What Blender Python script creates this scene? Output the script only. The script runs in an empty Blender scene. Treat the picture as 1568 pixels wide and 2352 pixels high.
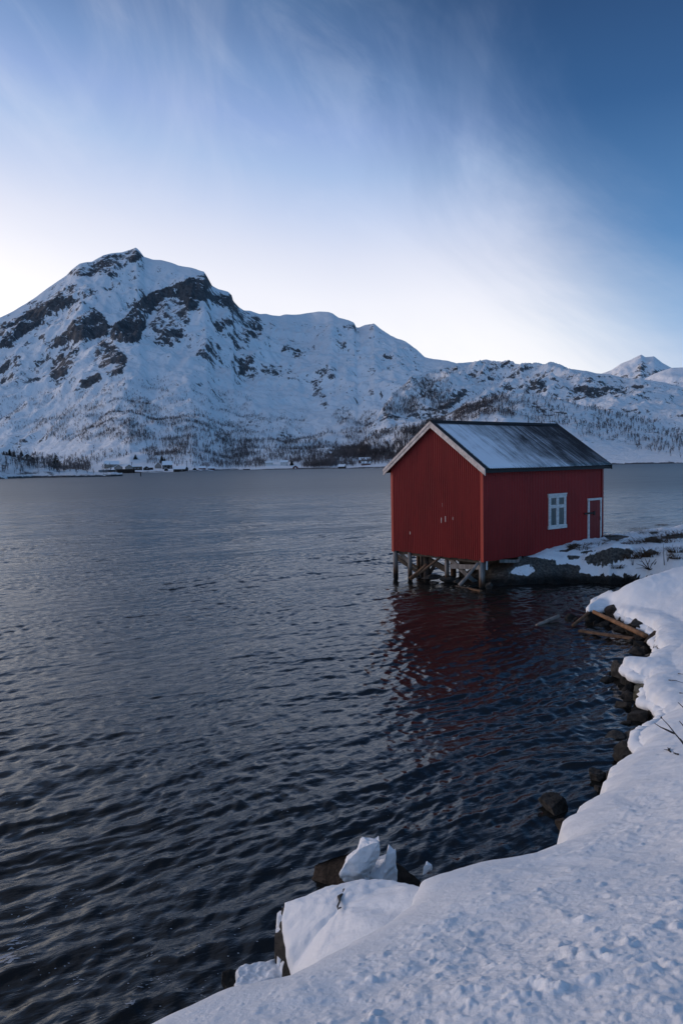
import bpy, bmesh, math, random
import numpy as np
from mathutils import Matrix, Vector
R = math.radians
rng = np.random.default_rng(7)
random.seed(7)
scene = bpy.context.scene
COL = scene.collection

# ------------------------------------------------------------------ camera
F_PX, PITCH, ROLL, CAMH = 1735.0, 0.0670, 0.0189, 5.2521
cp, sp, cr, sr = math.cos(PITCH), math.sin(PITCH), math.cos(ROLL), math.sin(ROLL)
FW = np.array([0, cp, -sp]); UP = np.array([0, sp, cp]); RT = np.array([1., 0, 0])
CX = RT*cr - UP*sr; CY = UP*cr + RT*sr
EYE = np.array([0, 0, CAMH])
cam = bpy.data.cameras.new('camera'); camo = bpy.data.objects.new('camera', cam); COL.objects.link(camo)
cam.sensor_fit = 'VERTICAL'; cam.sensor_height = 36; cam.lens = F_PX/2352*36
cam.clip_start = .05; cam.clip_end = 20000
m = Matrix.Identity(4)
for i in range(3):
    m[i][0] = CX[i]; m[i][1] = CY[i]; m[i][2] = -FW[i]; m[i][3] = EYE[i]
camo.matrix_world = m
scene.camera = camo

def ray(u, v):
    return FW*F_PX + CX*(u-784) - CY*(v-1176)
def at_z(u, v, z):
    d = ray(u, v); return EYE + d*((z-CAMH)/d[2])
def at_y(u, v, y):
    d = ray(u, v); return EYE + d*(y/d[1])
def project(P):
    q = P - EYE
    a = q@CX; b = q@CY; c = np.maximum(q@FW, 1e-3)
    return 784+F_PX*a/c, 1176-F_PX*b/c

# ------------------------------------------------------------------ noise
def _h(ix, iy, s):
    n = (ix.astype(np.int64)*374761393 + iy.astype(np.int64)*668265263 + s*1442695041) & 0xffffffff
    n = ((n ^ (n >> 13))*1274126177) & 0xffffffff
    n = n ^ (n >> 16)
    return n
def perlin(x, y, s=0):
    x0 = np.floor(x); y0 = np.floor(y); fx = x-x0; fy = y-y0
    u = fx*fx*fx*(fx*(fx*6-15)+10); w = fy*fy*fy*(fy*(fy*6-15)+10)
    def g(ix, iy, dx, dy):
        a = (_h(ix, iy, s) & 1023)*(2*math.pi/1024)
        return np.cos(a)*dx + np.sin(a)*dy
    n00 = g(x0, y0, fx, fy); n10 = g(x0+1, y0, fx-1, fy)
    n01 = g(x0, y0+1, fx, fy-1); n11 = g(x0+1, y0+1, fx-1, fy-1)
    return (n00*(1-u)+n10*u)*(1-w) + (n01*(1-u)+n11*u)*w
def fbm(x, y, s=0, o=4, gain=.5):
    r = 0; a = 1
    for i in range(o):
        r = r + a*perlin(x*2**i+i*17.3, y*2**i-i*9.1, s+i); a *= gain
    return r
def ridged(x, y, s=0, o=4, gain=.5):
    r = 0; a = 1
    for i in range(o):
        r = r + a*(1-2.2*np.abs(perlin(x*2**i+i*5.3, y*2**i-i*3.1, s+i))); a *= gain
    return r
def sstep(a, b, x):
    t = np.clip((x-a)/(b-a), 0, 1); return t*t*(3-2*t)
def inpoly(u, v, P):
    P = np.asarray(P, float); n = len(P); r = np.zeros(u.shape, bool); j = n-1
    for i in range(n):
        xi, yi = P[i]; xj, yj = P[j]
        c = ((yi > v) != (yj > v)) & (u < (xj-xi)*(v-yi)/((yj-yi) if yj != yi else 1e-9)+xi)
        r ^= c; j = i
    return r
def polydist(u, v, P, closed=True):
    P = np.asarray(P, float); d = np.full(u.shape, 1e9); n = len(P)
    for i in range(n if closed else n-1):
        ax, ay = P[i]; bx, by = P[(i+1) % n]
        ex, ey = bx-ax, by-ay; L = ex*ex+ey*ey+1e-12
        t = np.clip(((u-ax)*ex+(v-ay)*ey)/L, 0, 1)
        d = np.minimum(d, (u-ax-t*ex)**2+(v-ay-t*ey)**2)
    return np.sqrt(d)
def sdpoly(u, v, P):
    return np.where(inpoly(u, v, P), 1, -1)*polydist(u, v, P)

# ------------------------------------------------------------------ mesh helpers
def mesh_np(name, V, Q, mat, parent=None, smooth=True, attrs=None, tri=False):
    V = np.ascontiguousarray(V, np.float32); Q = np.ascontiguousarray(Q, np.int32)
    me = bpy.data.meshes.new(name); k = Q.shape[1]
    me.vertices.add(len(V)); me.vertices.foreach_set('co', V.ravel())
    me.loops.add(Q.size); me.loops.foreach_set('vertex_index', Q.ravel())
    me.polygons.add(len(Q)); me.polygons.foreach_set('loop_start', np.arange(0, Q.size, k, dtype=np.int32))
    me.update(calc_edges=True)
    me.polygons.foreach_set('use_smooth', np.full(len(Q), smooth))
    for an, av in (attrs or {}).items():
        a = me.attributes.new(an, 'FLOAT', 'POINT'); a.data.foreach_set('value', np.ascontiguousarray(av, np.float32).ravel())
    me.materials.append(mat)
    o = bpy.data.objects.new(name, me); COL.objects.link(o)
    if parent: o.parent = parent
    return o
def gridq(nu, nv, wrap=False):
    i = np.arange(nu*nv).reshape(nu, nv)
    if wrap: i = np.vstack([i, i[:1]])
    return np.stack([i[:-1, :-1], i[1:, :-1], i[1:, 1:], i[:-1, 1:]], -1).reshape(-1, 4)
class MB:
    """collects shapes that become one mesh object"""
    def __init__(s): s.v = []; s.f = []
    def add(s, V, Fs):
        n = len(s.v); s.v += [tuple(map(float, p)) for p in V]; s.f += [tuple(i+n for i in q) for q in Fs]; return s
    def box(s, x0, x1, y0, y1, z0, z1):
        return s.add([(x0,y0,z0),(x1,y0,z0),(x1,y1,z0),(x0,y1,z0),(x0,y0,z1),(x1,y0,z1),(x1,y1,z1),(x0,y1,z1)],
                     [(0,3,2,1),(4,5,6,7),(0,1,5,4),(1,2,6,5),(2,3,7,6),(3,0,4,7)])
    def hexa(s, P8):
        return s.add(P8, [(0,3,2,1),(4,5,6,7),(0,1,5,4),(1,2,6,5),(2,3,7,6),(3,0,4,7)])
    def beam(s, a, b, w, h, up=(0,0,1)):
        a = np.array(a, float); b = np.array(b, float); d = b-a; d /= np.linalg.norm(d)
        x = np.cross(d, up)
        if np.linalg.norm(x) < 1e-3: x = np.cross(d, (1,0,0))
        x /= np.linalg.norm(x); y = np.cross(x, d)
        c = [(-w/2,-h/2),(w/2,-h/2),(w/2,h/2),(-w/2,h/2)]
        return s.hexa([a+x*i+y*j for i, j in c]+[b+x*i+y*j for i, j in c])
    def tube(s, pts, rad, n=8, wob=0, seed=0):
        rr = random.Random(seed); pts = [np.array(p, float) for p in pts]; k = len(pts)
        if not hasattr(rad, '__len__'): rad = [rad]*k
        V = []
        for i in range(k):
            d = pts[min(i+1, k-1)]-pts[max(i-1, 0)]; d /= np.linalg.norm(d)+1e-9
            x = np.cross(d, (0,0,1) if abs(d[2]) < .9 else (1,0,0)); x /= np.linalg.norm(x); y = np.cross(d, x)
            for j in range(n):
                t = 2*math.pi*j/n; r = rad[i]*(1+wob*(rr.random()-.5))
                V.append(pts[i]+x*math.cos(t)*r+y*math.sin(t)*r)
        Fs = [(i*n+j, i*n+(j+1) % n, (i+1)*n+(j+1) % n, (i+1)*n+j) for i in range(k-1) for j in range(n)]
        Fs += [tuple(range(n))[::-1], tuple((k-1)*n+j for j in range(n))]
        return s.add(V, Fs)
    def build(s, name, mat, parent=None, smooth=False, bevel=0):
        me = bpy.data.meshes.new(name); me.from_pydata(s.v, [], s.f); me.update()
        if smooth: me.polygons.foreach_set('use_smooth', [True]*len(me.polygons))
        me.materials.append(mat)
        o = bpy.data.objects.new(name, me); COL.objects.link(o)
        if parent: o.parent = parent
        if bevel:
            b = o.modifiers.new('bevel', 'BEVEL'); b.width = bevel; b.segments = 2; b.limit_method = 'ANGLE'
        return o
def tag(o, label=None, cat=None, group=None, kind=None):
    for k, v in (('label', label), ('category', cat), ('group', group), ('kind', kind)):
        if v: o[k] = v
    return o
def empty(name, loc, rz=0):
    o = bpy.data.objects.new(name, None); COL.objects.link(o); o.location = loc; o.rotation_euler = (0, 0, rz)
    o.empty_display_size = .2
    return o

# ------------------------------------------------------------------ materials
class NT:
    def __init__(s, tree): s.t = tree; s.n = tree.nodes; s.l = tree.links
    def node(s, ty, ins=None, **kw):
        n = s.n.new(ty)
        for k, v in kw.items(): setattr(n, k, v)
        for k, v in (ins or {}).items():
            if hasattr(v, 'links') or isinstance(v, bpy.types.NodeSocket): s.l.new(v, n.inputs[k])
            else: n.inputs[k].default_value = v
        return n
    def math(s, op, a, b=None, c=None, clamp=False):
        n = s.n.new('ShaderNodeMath'); n.operation = op; n.use_clamp = clamp
        for i, v in enumerate((a, b, c)):
            if v is None: continue
            if isinstance(v, bpy.types.NodeSocket): s.l.new(v, n.inputs[i])
            else: n.inputs[i].default_value = v
        return n.outputs[0]
    def mix(s, f, a, b, blend='MIX'):
        n = s.n.new('ShaderNodeMix'); n.data_type = 'RGBA'; n.blend_type = blend
        for k, v in ((0, f), (6, a), (7, b)):
            if isinstance(v, bpy.types.NodeSocket): s.l.new(v, n.inputs[k])
            else: n.inputs[k].default_value = (v if k == 0 else (*v, 1) if len(v) == 3 else v)
        return n.outputs[2]
    def ramp(s, f, stops, interp='LINEAR'):
        n = s.n.new('ShaderNodeValToRGB'); cr_ = n.color_ramp; cr_.interpolation = interp
        while len(cr_.elements) > 1: cr_.elements.remove(cr_.elements[-1])
        for i, (p, c) in enumerate(stops):
            e = cr_.elements[0] if i == 0 else cr_.elements.new(p)
            e.position = p; e.color = (c, c, c, 1) if not hasattr(c, '__len__') else (*c, 1)
        s.l.new(f, n.inputs[0]); return n.outputs[0]
    def smooth(s, a, b, x):
        n = s.n.new('ShaderNodeMapRange'); n.interpolation_type = 'SMOOTHSTEP'
        s.l.new(x, n.inputs[0]); n.inputs[1].default_value = a; n.inputs[2].default_value = b
        return n.outputs[0]
    def noise(s, vec, scale, detail=4, rough=.5, dist=0, mp=None):
        if mp:                                    # turn first, then stretch
            if any(mp[1]): vec = s.node('ShaderNodeMapping', {'Vector': vec, 'Rotation': mp[1]}).outputs[0]
            vec = s.node('ShaderNodeMapping', {'Vector': vec, 'Scale': mp[0]}).outputs[0]
        return s.node('ShaderNodeTexNoise', {'Vector': vec, 'Scale': scale, 'Detail': detail, 'Roughness': rough, 'Distortion': dist}).outputs[0]
    def attr(s, name): return s.node('ShaderNodeAttribute', attribute_name=name).outputs['Fac']
    def bump(s, h, strength, dist, normal=None):
        ins = {'Height': h, 'Strength': strength, 'Distance': dist}
        if normal is not None: ins['Normal'] = normal
        return s.node('ShaderNodeBump', ins).outputs[0]
def newmat(name, rough=.7, base=(.5,.5,.5), spec=.5, metal=0):
    mt = bpy.data.materials.new(name); mt.use_nodes = True; t = NT(mt.node_tree)
    b = t.n['Principled BSDF']; b.inputs['Base Color'].default_value = (*base, 1); b.inputs['Roughness'].default_value = rough
    b.inputs['Specular IOR Level'].default_value = spec; b.inputs['Metallic'].default_value = metal
    return mt, t, b
def pos(t): return t.node('ShaderNodeNewGeometry').outputs['Position']
def obc(t): return t.node('ShaderNodeTexCoord').outputs['Object']

SNOW = (.80, .83, .87)
def m_plain(name, base, rough=.7, var=.25, scale=8, stretch=(1,1,1), bump=.15, spec=.3):
    mt, t, b = newmat(name, rough, base, spec)
    n = t.noise(obc(t), scale, 5, .6, mp=(stretch, (0,0,0)))
    k = t.smooth(.3, .7, n)
    t.l.new(t.mix(k, tuple(c*(1-var) for c in base), tuple(min(1, c*(1+var)) for c in base)), b.inputs['Base Color'])
    if bump: t.l.new(t.bump(n, bump, .02), b.inputs['Normal'])
    return mt
def m_rock(name, dark, light, snow_thr=None, scale=3):
    mt, t, b = newmat(name, .8, dark, .25)
    p = pos(t); n = t.noise(p, scale, 8, .65, .3); n2 = t.noise(p, scale*6, 6, .7)
    c = t.mix(t.smooth(.35, .7, n), dark, light)
    c = t.mix(t.math('MULTIPLY', t.smooth(.45, .75, n2), .6), c, tuple(x*.45 for x in dark))
    nm = t.bump(n2, .6, .03, t.bump(n, .8, .12))
    if snow_thr is not None:
        nz = t.node('ShaderNodeSeparateXYZ', {0: t.node('ShaderNodeNewGeometry').outputs['Normal']}).outputs[2]
        f = t.smooth(snow_thr-.08, snow_thr+.08, t.math('ADD', nz, t.math('MULTIPLY', t.math('SUBTRACT', n2, .5), .5)))
        c = t.mix(f, c, SNOW)
    t.l.new(c, b.inputs['Base Color']); t.l.new(nm, b.inputs['Normal'])
    return mt

# far terrain: rock where the "rock" attribute (bare cliff faces) or steepness says so, snow elsewhere
def m_mountain(name, s1=.02, s2=.09, base_bare=0., dark=(.042,.046,.053), light=(.125,.13,.14), streak=(1,1,.35)):  # rock tints lightened and blued: haze of distance put into the colour
    mt, t, b = newmat(name, .75, SNOW, .2)
    p = pos(t)
    n1 = t.noise(p, s1, 6, .65, .4, mp=(streak, (0, 0, 0)))
    n2 = t.noise(p, s2, 7, .7, .6, mp=(streak, (.2, .3, .5)))
    n3 = t.noise(p, s2*3, 6, .72, .4, mp=((1,1,.45), (0,.4,0)))
    g = t.node('ShaderNodeNewGeometry')
    nz = t.node('ShaderNodeSeparateXYZ', {0: g.outputs['Normal']}).outputs[2]
    a = t.attr('rock')
    e = t.math('ADD', t.math('MULTIPLY', t.math('SUBTRACT', n1, .5), 1.5), t.math('MULTIPLY', t.math('SUBTRACT', n2, .5), 2.0))
    e = t.math('ADD', e, t.math('MULTIPLY', t.math('SUBTRACT', n3, .5), 2.0))
    e = t.math('ADD', e, a)
    e = t.math('ADD', e, t.math('MULTIPLY', t.math('SUBTRACT', .80, nz), .9))
    f = t.smooth(.36, .56, t.math('ADD', e, base_bare))
    rc = t.mix(t.smooth(.35, .7, n3), dark, light)
    t.l.new(t.mix(f, SNOW, rc), b.inputs['Base Color'])
    t.l.new(t.bump(t.math('ADD', n2, t.math('MULTIPLY', n3, .4)), .55, 9.), b.inputs['Normal'])
    return mt
M_MOUNT = m_mountain('mountain_snow_and_rock', .013, .042, .04)
M_HILL = m_mountain('hill_snow_and_rock', .02, .075, .15, streak=(.45,1,1))
M_HEAD = m_mountain('headland_snow_and_rock', .06, .25, .17, streak=(.5,1,1))

# near ground: snow with bare rock where the "snow" attribute is low
def m_ground():
    mt, t, b = newmat('snow_and_shore_rock', .65, SNOW, .25)
    p = pos(t); a = t.attr('snow')
    n = t.noise(p, 2.2, 8, .65, .4); n2 = t.noise(p, 11, 7, .7); n3 = t.noise(p, 60, 4, .6)
    e = t.math('ADD', a, t.math('MULTIPLY', t.math('SUBTRACT', n2, .5), t.node('ShaderNodeMapRange', {0: t.math('ABSOLUTE', t.math('SUBTRACT', a, .5)), 1: .0, 2: .5, 3: 1.1, 4: .0}).outputs[0]))
    f = t.smooth(.45, .55, e)
    rc = t.mix(t.smooth(.42, .78, n), (.007,.007,.007), (.032,.029,.026))  # near black on the bank: shade under the snow lip, put into the colour
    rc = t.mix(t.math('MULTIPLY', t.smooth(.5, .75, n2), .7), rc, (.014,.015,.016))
    zz = t.node('ShaderNodeSeparateXYZ', {0: p}).outputs[2]
    dry = t.math('MULTIPLY', t.attr('isle'), t.smooth(.15, .55, t.math('ADD', zz, t.math('MULTIPLY', t.math('SUBTRACT', n, .5), .5))))
    rc = t.mix(dry, rc, t.mix(t.smooth(.35, .7, n2), (.042,.040,.038), (.165,.155,.140)))
    sc = t.mix(t.smooth(.35, .65, n), SNOW, tuple(x*.94 for x in SNOW))
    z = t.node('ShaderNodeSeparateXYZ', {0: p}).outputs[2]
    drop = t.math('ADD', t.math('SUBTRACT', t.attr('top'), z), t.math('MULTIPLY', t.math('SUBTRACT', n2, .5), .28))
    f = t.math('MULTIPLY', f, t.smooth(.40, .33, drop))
    t.l.new(t.mix(f, rc, sc), b.inputs['Base Color'])
    hs = t.math('ADD', t.math('MULTIPLY', n3, .35), n2)
    snow_n = t.bump(hs, .45, .03); rock_n = t.bump(n2, .9, .08, t.bump(n, .9, .25))
    mx = t.node('ShaderNodeMix', data_type='VECTOR'); t.l.new(f, mx.inputs[0]); t.l.new(rock_n, mx.inputs[4]); t.l.new(snow_n, mx.inputs[5])
    t.l.new(mx.outputs[1], b.inputs['Normal'])
    return mt
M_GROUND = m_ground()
def m_snow(name='packed_snow'):
    mt, t, b = newmat(name, .65, SNOW, .25)
    p = pos(t); n = t.noise(p, 9, 7, .65); n3 = t.noise(p, 45, 4, .6)
    t.l.new(t.bump(t.math('ADD', n, t.math('MULTIPLY', n3, .3)), .4, .04), b.inputs['Normal'])
    return mt
M_SNOW = m_snow()
M_FARSNOW = m_plain('roof_snow', SNOW, .7, .03, 2, bump=0)

def m_water():
    mt, t, b = newmat('sea_water', .05, (.010,.0112,.0112), .5)
    b.inputs['IOR'].default_value = 1.42
    p = pos(t)
    w1 = t.noise(p, 3.2, 5, .6, .6, mp=((.5,1.3,1), (0,0,R(-30))))
    w2 = t.noise(p, 11, 4, .6, .5, mp=((.6,1.15,1), (0,0,R(-20))))
    w3 = t.noise(p, .55, 4, .55, .4, mp=((.4,1.3,1), (0,0,R(-22))))
    nm = t.bump(w2, .5, .007, t.bump(w1, .6, .028, t.bump(w3, t.attr('far'), .15)))
    t.l.new(nm, b.inputs['Normal']); t.l.new(t.attr('rough'), b.inputs['Roughness'])
    wd = t.noise(p, .9, 5, .6); k = t.math('MULTIPLY', t.attr('weed'), t.smooth(.42, .62, wd))
    t.l.new(t.mix(k, (.010,.0112,.0112), (.030,.019,.012)), b.inputs['Base Color'])
    return mt
M_WATER = m_water()

# ------------------------------------------------------------------ sky
SUN_AZ, SUN_EL = R(-68), R(8)          # azimuth measured from the view direction, minus = left
world = bpy.data.worlds.new('World'); scene.world = world; world.use_nodes = True
def build_sky():
    t = NT(world.node_tree); bg = t.n['Background']
    d = t.node('ShaderNodeTexCoord').outputs['Generated']
    s = t.node('ShaderNodeSeparateXYZ', {0: d}); x, y, z = s.outputs
    az = t.math('MULTIPLY', t.math('ARCTAN2', x, y), 180/math.pi)
    el = t.math('MULTIPLY', t.math('ARCSINE', z), 180/math.pi)
    # cirrus coordinates in the sky's own azimuth / elevation
    cv = t.node('ShaderNodeCombineXYZ', {0: az, 1: el}).outputs[0]
    warp = t.noise(cv, .05, 3, .5)
    soft = t.noise(cv, .055, 6, .58, 1.2, mp=((.7, 1.0, 1), (0, 0, R(45))))
    wisp = t.noise(cv, .10, 7, .62, 1.2, mp=((.45, 1.5, 1), (0, 0, R(38))))
    e0 = t.math('DIVIDE', el, 90, clamp=True)
    e = t.math('DIVIDE', t.math('SUBTRACT', el, t.math('MULTIPLY', t.math('MINIMUM', t.math('MAXIMUM', t.math('MULTIPLY', az, -1), 0), 40), .13)), 90, clamp=True)
    veil = t.ramp(e, [(0,(.88,.87,.88)),(.06,(.93,.92,.94)),(.10,(.89,.89,.93)),(.128,(.82,.83,.91)),(.161,(.68,.716,.85)),(.193,(.51,.595,.80)),(.224,(.36,.485,.735)),(.254,(.265,.38,.66)),(.283,(.178,.292,.54)),(.311,(.115,.207,.415)),(.337,(.086,.170,.345)),(.41,(.12,.155,.255)),(.6,(.12,.135,.185)),(1,(.085,.095,.135))])
    clear = t.ramp(e0, [(0,(.44,.54,.70)),(.05,(.35,.48,.70)),(.10,(.20,.37,.63)),(.17,(.085,.215,.45)),(.26,(.033,.105,.265)),(.36,(.017,.050,.14)),(.6,(.05,.075,.14)),(1,(.085,.095,.135))])
    edge = t.math('SUBTRACT', 24.0, t.math('MULTIPLY', t.math('MAXIMUM', t.math('SUBTRACT', el, 6.0), 0), .78))
    q = t.math('ADD', t.math('SUBTRACT', edge, az), t.math('MULTIPLY', t.math('SUBTRACT', soft, .5), 15))
    q = t.math('ADD', q, t.math('MULTIPLY', t.math('SUBTRACT', wisp, .5), 4))
    f = t.smooth(-9, 12, q)
    c = t.mix(f, clear, veil)
    # thin wisps over the veil
    wf = t.math('MULTIPLY', t.smooth(.46, .76, wisp), t.math('MULTIPLY', f, .12))
    c = t.mix(wf, c, (.72, .78, .93))
    c = t.mix(t.math('MULTIPLY', t.smooth(.46, .72, soft), t.math('MULTIPLY', f, .22)), c, (.70, .73, .86))
    # glow of the low sun, left of the frame
    gd = t.math('POWER', t.math('DIVIDE', t.math('SUBTRACT', az, -58), 25), 2)
    ge = t.math('POWER', t.math('DIVIDE', t.math('SUBTRACT', el, 1), 11), 2)
    gl = t.math('EXPONENT', t.math('MULTIPLY', t.math('ADD', gd, ge), -1))
    c = t.mix(gl, c, (2.6, 2.05, 1.65))
    # unseen sky behind: left raised to light mountain and gable, right kept darker
    bl = t.math('MAXIMUM', t.smooth(-90, -150, az), t.smooth(135, 180, az)); br = t.math('MULTIPLY', t.smooth(40, 110, az), .95)
    backl = t.ramp(e0, [(0,(.42,.52,.74)),(.18,(.38,.54,.86)),(.42,(.19,.33,.60)),(.7,(.10,.13,.22)),(1,(.085,.095,.135))])
    backr = t.ramp(e0, [(0,(.055,.24,.50)),(.15,(.06,.32,.68)),(.40,(.07,.26,.54)),(.7,(.09,.13,.22)),(1,(.085,.095,.135))])
    c = t.mix(bl, t.mix(br, c, backr), backl)
    nis = t.node('ShaderNodeTexSky', sky_type='NISHITA', sun_disc=False, sun_elevation=SUN_EL, sun_rotation=SUN_AZ)
    add = t.mix(1.0, c, t.mix(1.0, nis.outputs[0], (.006,.006,.006), 'MULTIPLY'), 'ADD')
    t.l.new(add, bg.inputs['Color']); bg.inputs['Strength'].default_value = 1.0
build_sky()
sl = bpy.data.lights.new('sun', 'SUN'); so = bpy.data.objects.new('sun', sl); COL.objects.link(so)
sl.energy = 1.0; sl.angle = R(26); sl.color = (1, .80, .74)
sd = Vector((math.sin(SUN_AZ)*math.cos(SUN_EL), math.cos(SUN_AZ)*math.cos(SUN_EL), math.sin(SUN_EL)))
so.rotation_euler = sd.to_track_quat('Z', 'Y').to_euler()
vs = scene.view_settings; vs.view_transform = 'Standard'; vs.look = 'None'; vs.exposure = .1; vs.gamma = 1; vs.use_curve_mapping = False

# ------------------------------------------------------------------ far terrain
def azel(u, v):
    d = ray(u, v); return math.atan2(d[0], d[1]), d[2]/math.hypot(d[0], d[1])
def curve_ae(pts):
    A = np.array([azel(u, v) for u, v in pts]); i = np.argsort(A[:, 0]); return A[i, 0], A[i, 1]
SHORE = [(-300,1090),(-100,1087),(300,1086),(373,1084),(443,1083),(530,1079),(617,1078.5),(721,1077),(791,1076),(888,1075.4),(1100,1071.5),(1406,1066.4),(1568,1064),(1900,1060)]
def shore_r(phi):
    pr = [at_z(u, v, 0) for u, v in SHORE]
    a = np.array([math.atan2(p[0], p[1]) for p in pr]); r = np.array([math.hypot(p[0], p[1]) for p in pr])
    return np.interp(phi, a, r)
SKY1 = [(-600,1000),(-300,880),(-120,790),(0,730),(29,716),(60,698),(84,682),(110,662),(154,633),(165,621),(183,606),(198,602),(212,601),(238,586),(256,582),(282,579),(305,571),(313,568.5),(322,578),(331,590),(352,597),(370,598),(394,604),(410,611),(439,615),(469,624),(476,635),(487,655),(502,664),(524,670),(533,679),(536,692),(549,706),(560,713),(576,714),(596,720.6),(612,720.6),(625,724),(642,725.5),(658,721.6),(681,722),(708,718.6),(731,714.7),(754,716.3),(764,719.6),(777,729),(800,734.5),(813,741),(818,752),(825,752),(840,746.6),(858,742.7),(873,755),(896,770.7),(915,779),(932,785.5),(955,802),(975,820),(995,824.4),(1031,830),(1100,850),(1250,900),(1568,960),(2000,1000)]
SKY2 = [(700,1100),(806,1085),(815,1066),(826,1034),(842,1000),(870,950),(900,905),(945,870),(976,854),(1014,841),(1051,833.6),(1089,831.7),(1106,828),(1116,825.3),(1131,828.7),(1168,835.5),(1187,842.3),(1218,845.7),(1240,844),(1278,845),(1316,848.7),(1346,852.5),(1369,858),(1400,860),(1429,867.6),(1486,872.5),(1523,879),(1568,890),(1900,930)]
SKY3 = [(760,1100),(808,1076),(818,1040),(826,1026),(843,1006),(866,996),(896,985),(929,972),(962,967),(1014,957),(1033,948),(1074,924),(1100,917),(1157,906),(1202,903),(1250,910),(1353,935),(1450,958),(1568,985),(1900,1010)]
SKY4 = [(1330,890),(1376,860),(1402,850.5),(1425,835),(1448,826),(1467,816),(1472.5,814),(1480,820),(1501,818.5),(1520,833.5),(1542,846),(1561,848),(1600,860),(1800,900)]
SKY4B = [(1440,900),(1478,871),(1500,859),(1523,850.5),(1542,845),(1568,844),(1650,835),(1800,860)]
SKY5 = [(-400,1020),(-150,1030),(0,1043),(15,1047),(33,1051),(51,1056),(77,1064),(102,1066),(113,1070),(128,1079),(143,1082),(167,1080),(195,1084),(218,1088),(256,1086),(275,1088),(284,1092.5),(290,1098)]
SH5 = [(-400,1112),(-150,1105),(0,1100),(77,1097.6),(154,1096.6),(256,1094.5),(284,1093.2),(290,1093)]

def zs(P, ox, oy, k): return [(ox+x*k, oy+y*k) for x, y in P]
Z1 = lambda *P: zs(P, 0, 545.4, .36617)
Z2 = lambda *P: zs(P, 516.7, 660.3, .32955)
Z3 = lambda *P: zs(P, 976, 775, .37752)
ROCK1 = [
 (.70, Z1((690,640),(700,560),(760,530),(830,460),(880,395),(940,360),(1060,320),(1130,290),(1200,250),(1240,270),(1230,340),(1210,450),(1180,460),(1150,390),(1050,370),(980,420),(940,500),(900,590),(860,660),(790,660))),
 (.58, Z1((430,570),(450,520),(520,480),(590,440),(650,480),(690,560),(690,630),(600,640),(530,670),(450,640),(350,690),(340,640))),
 (.46, Z1((380,690),(470,670),(500,720),(490,790),(440,870),(380,930),(300,920),(310,830),(350,760))),
 (.46, Z1((590,680),(660,640),(720,680),(790,730),(810,790),(760,850),(700,870),(620,820),(560,800),(590,740))),
 (.52, Z1((0,540),(80,520),(200,440),(280,400),(400,340),(430,420),(350,460),(280,510),(280,540),(200,580),(130,620),(60,690),(0,690))),
 (.48, Z1((430,230),(500,170),(580,160),(650,120),(760,95),(850,65),(900,120),(830,160),(760,200),(700,260),(640,230),(560,250),(500,250))),
 (.55, Z1((1230,230),(1290,230),(1330,300),(1300,330),(1350,360),(1450,360),(1470,420),(1440,450),(1370,440),(1310,380),(1260,400),(1240,460),(1200,450))),
 (.42, Z1((1000,420),(1080,380),(1150,440),(1170,520),(1180,560),(1150,620),(1090,680),(1000,690),(960,650),(1050,560))),
 (.30, Z1((940,470),(1150,380),(1190,520),(1000,600),(920,620))),
 (.5, Z1((1340,520),(1440,500),(1480,530),(1400,600),(1340,600))),
 (.45, Z1((1450,650),(1568,560),(1568,700),(1480,720))), (.42, Z1((1500,760),(1568,730),(1568,850),(1500,860))),
 (.5, Z1((510,900),(620,830),(650,890),(540,940))), (.24, Z1((100,730),(300,780),(300,900),(0,930),(0,780))),
 (.3, Z1((200,590),(340,640),(330,720),(280,680))), (.22, Z1((300,300),(560,260),(640,400),(420,430),(300,420))),
 (.25, Z1((1240,640),(1470,560),(1500,640),(1300,720),(1240,720))),
 (0.35, Z2((0,50),(50,60),(110,150),(250,200),(260,300),(200,360),(100,260),(30,280),(0,220))),
 (0.43, Z2((90,480),(200,460),(210,530),(100,550))), (0.38, Z2((50,310),(130,320),(170,430),(40,430))),
 (0.29, Z2((430,360),(480,330),(560,420),(570,480),(480,500),(380,440))), (0.33, Z2((620,420),(670,440),(650,460))),
 (0.39, Z2((600,620),(660,640),(690,740),(740,830),(700,860),(650,760),(570,790),(620,720))),
 (0.25, Z2((200,900),(500,930),(570,1000),(450,1060),(200,1030),(150,980))), (0.53, Z2((830,255),(905,250),(905,285),(840,280))),
 (0.29, Z2((980,265),(1050,255),(1090,300),(1000,310))), (0.23, Z2((1100,310),(1220,360),(1330,430),(1390,490),(1320,480),(1200,400))),
 (0.29, Z2((600,560),(700,560),(850,670),(780,650),(640,600))), (0.29, Z2((90,560),(380,540),(540,600),(500,660),(350,620),(180,620))),
 (0.19, Z2((1100,460),(1250,520),(1240,550),(1100,500))), (0.19, Z2((950,520),(1080,580),(1000,580))),
 (0.23, Z2((540,850),(700,860),(720,920),(600,900))), (0.15, Z2((250,700),(550,720),(560,900),(300,880))),
]
ROCK2 = [(.40, Z3((600,330),(650,270),(700,255),(750,320),(700,330))), (.34, Z3((860,320),(930,290),(1050,320),(1060,370),(940,390),(860,370))),
 (.5, Z3((40,440),(130,400),(180,350),(240,330),(200,390),(130,440))), (.3, Z3((350,140),(400,145),(560,175),(640,195),(560,200),(430,165),(340,160))),
 (.5, Z3((370,350),(450,320),(460,335),(380,360))), (.25, Z3((1050,280),(1300,290),(1400,340),(1200,350))), (.3, Z3((400,320),(460,310),(430,330))),
 (.35, Z2((1020,690),(1110,700),(1080,730),(1000,720))), (.35, Z2((1150,585),(1290,600),(1270,630),(1100,630)))]
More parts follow.
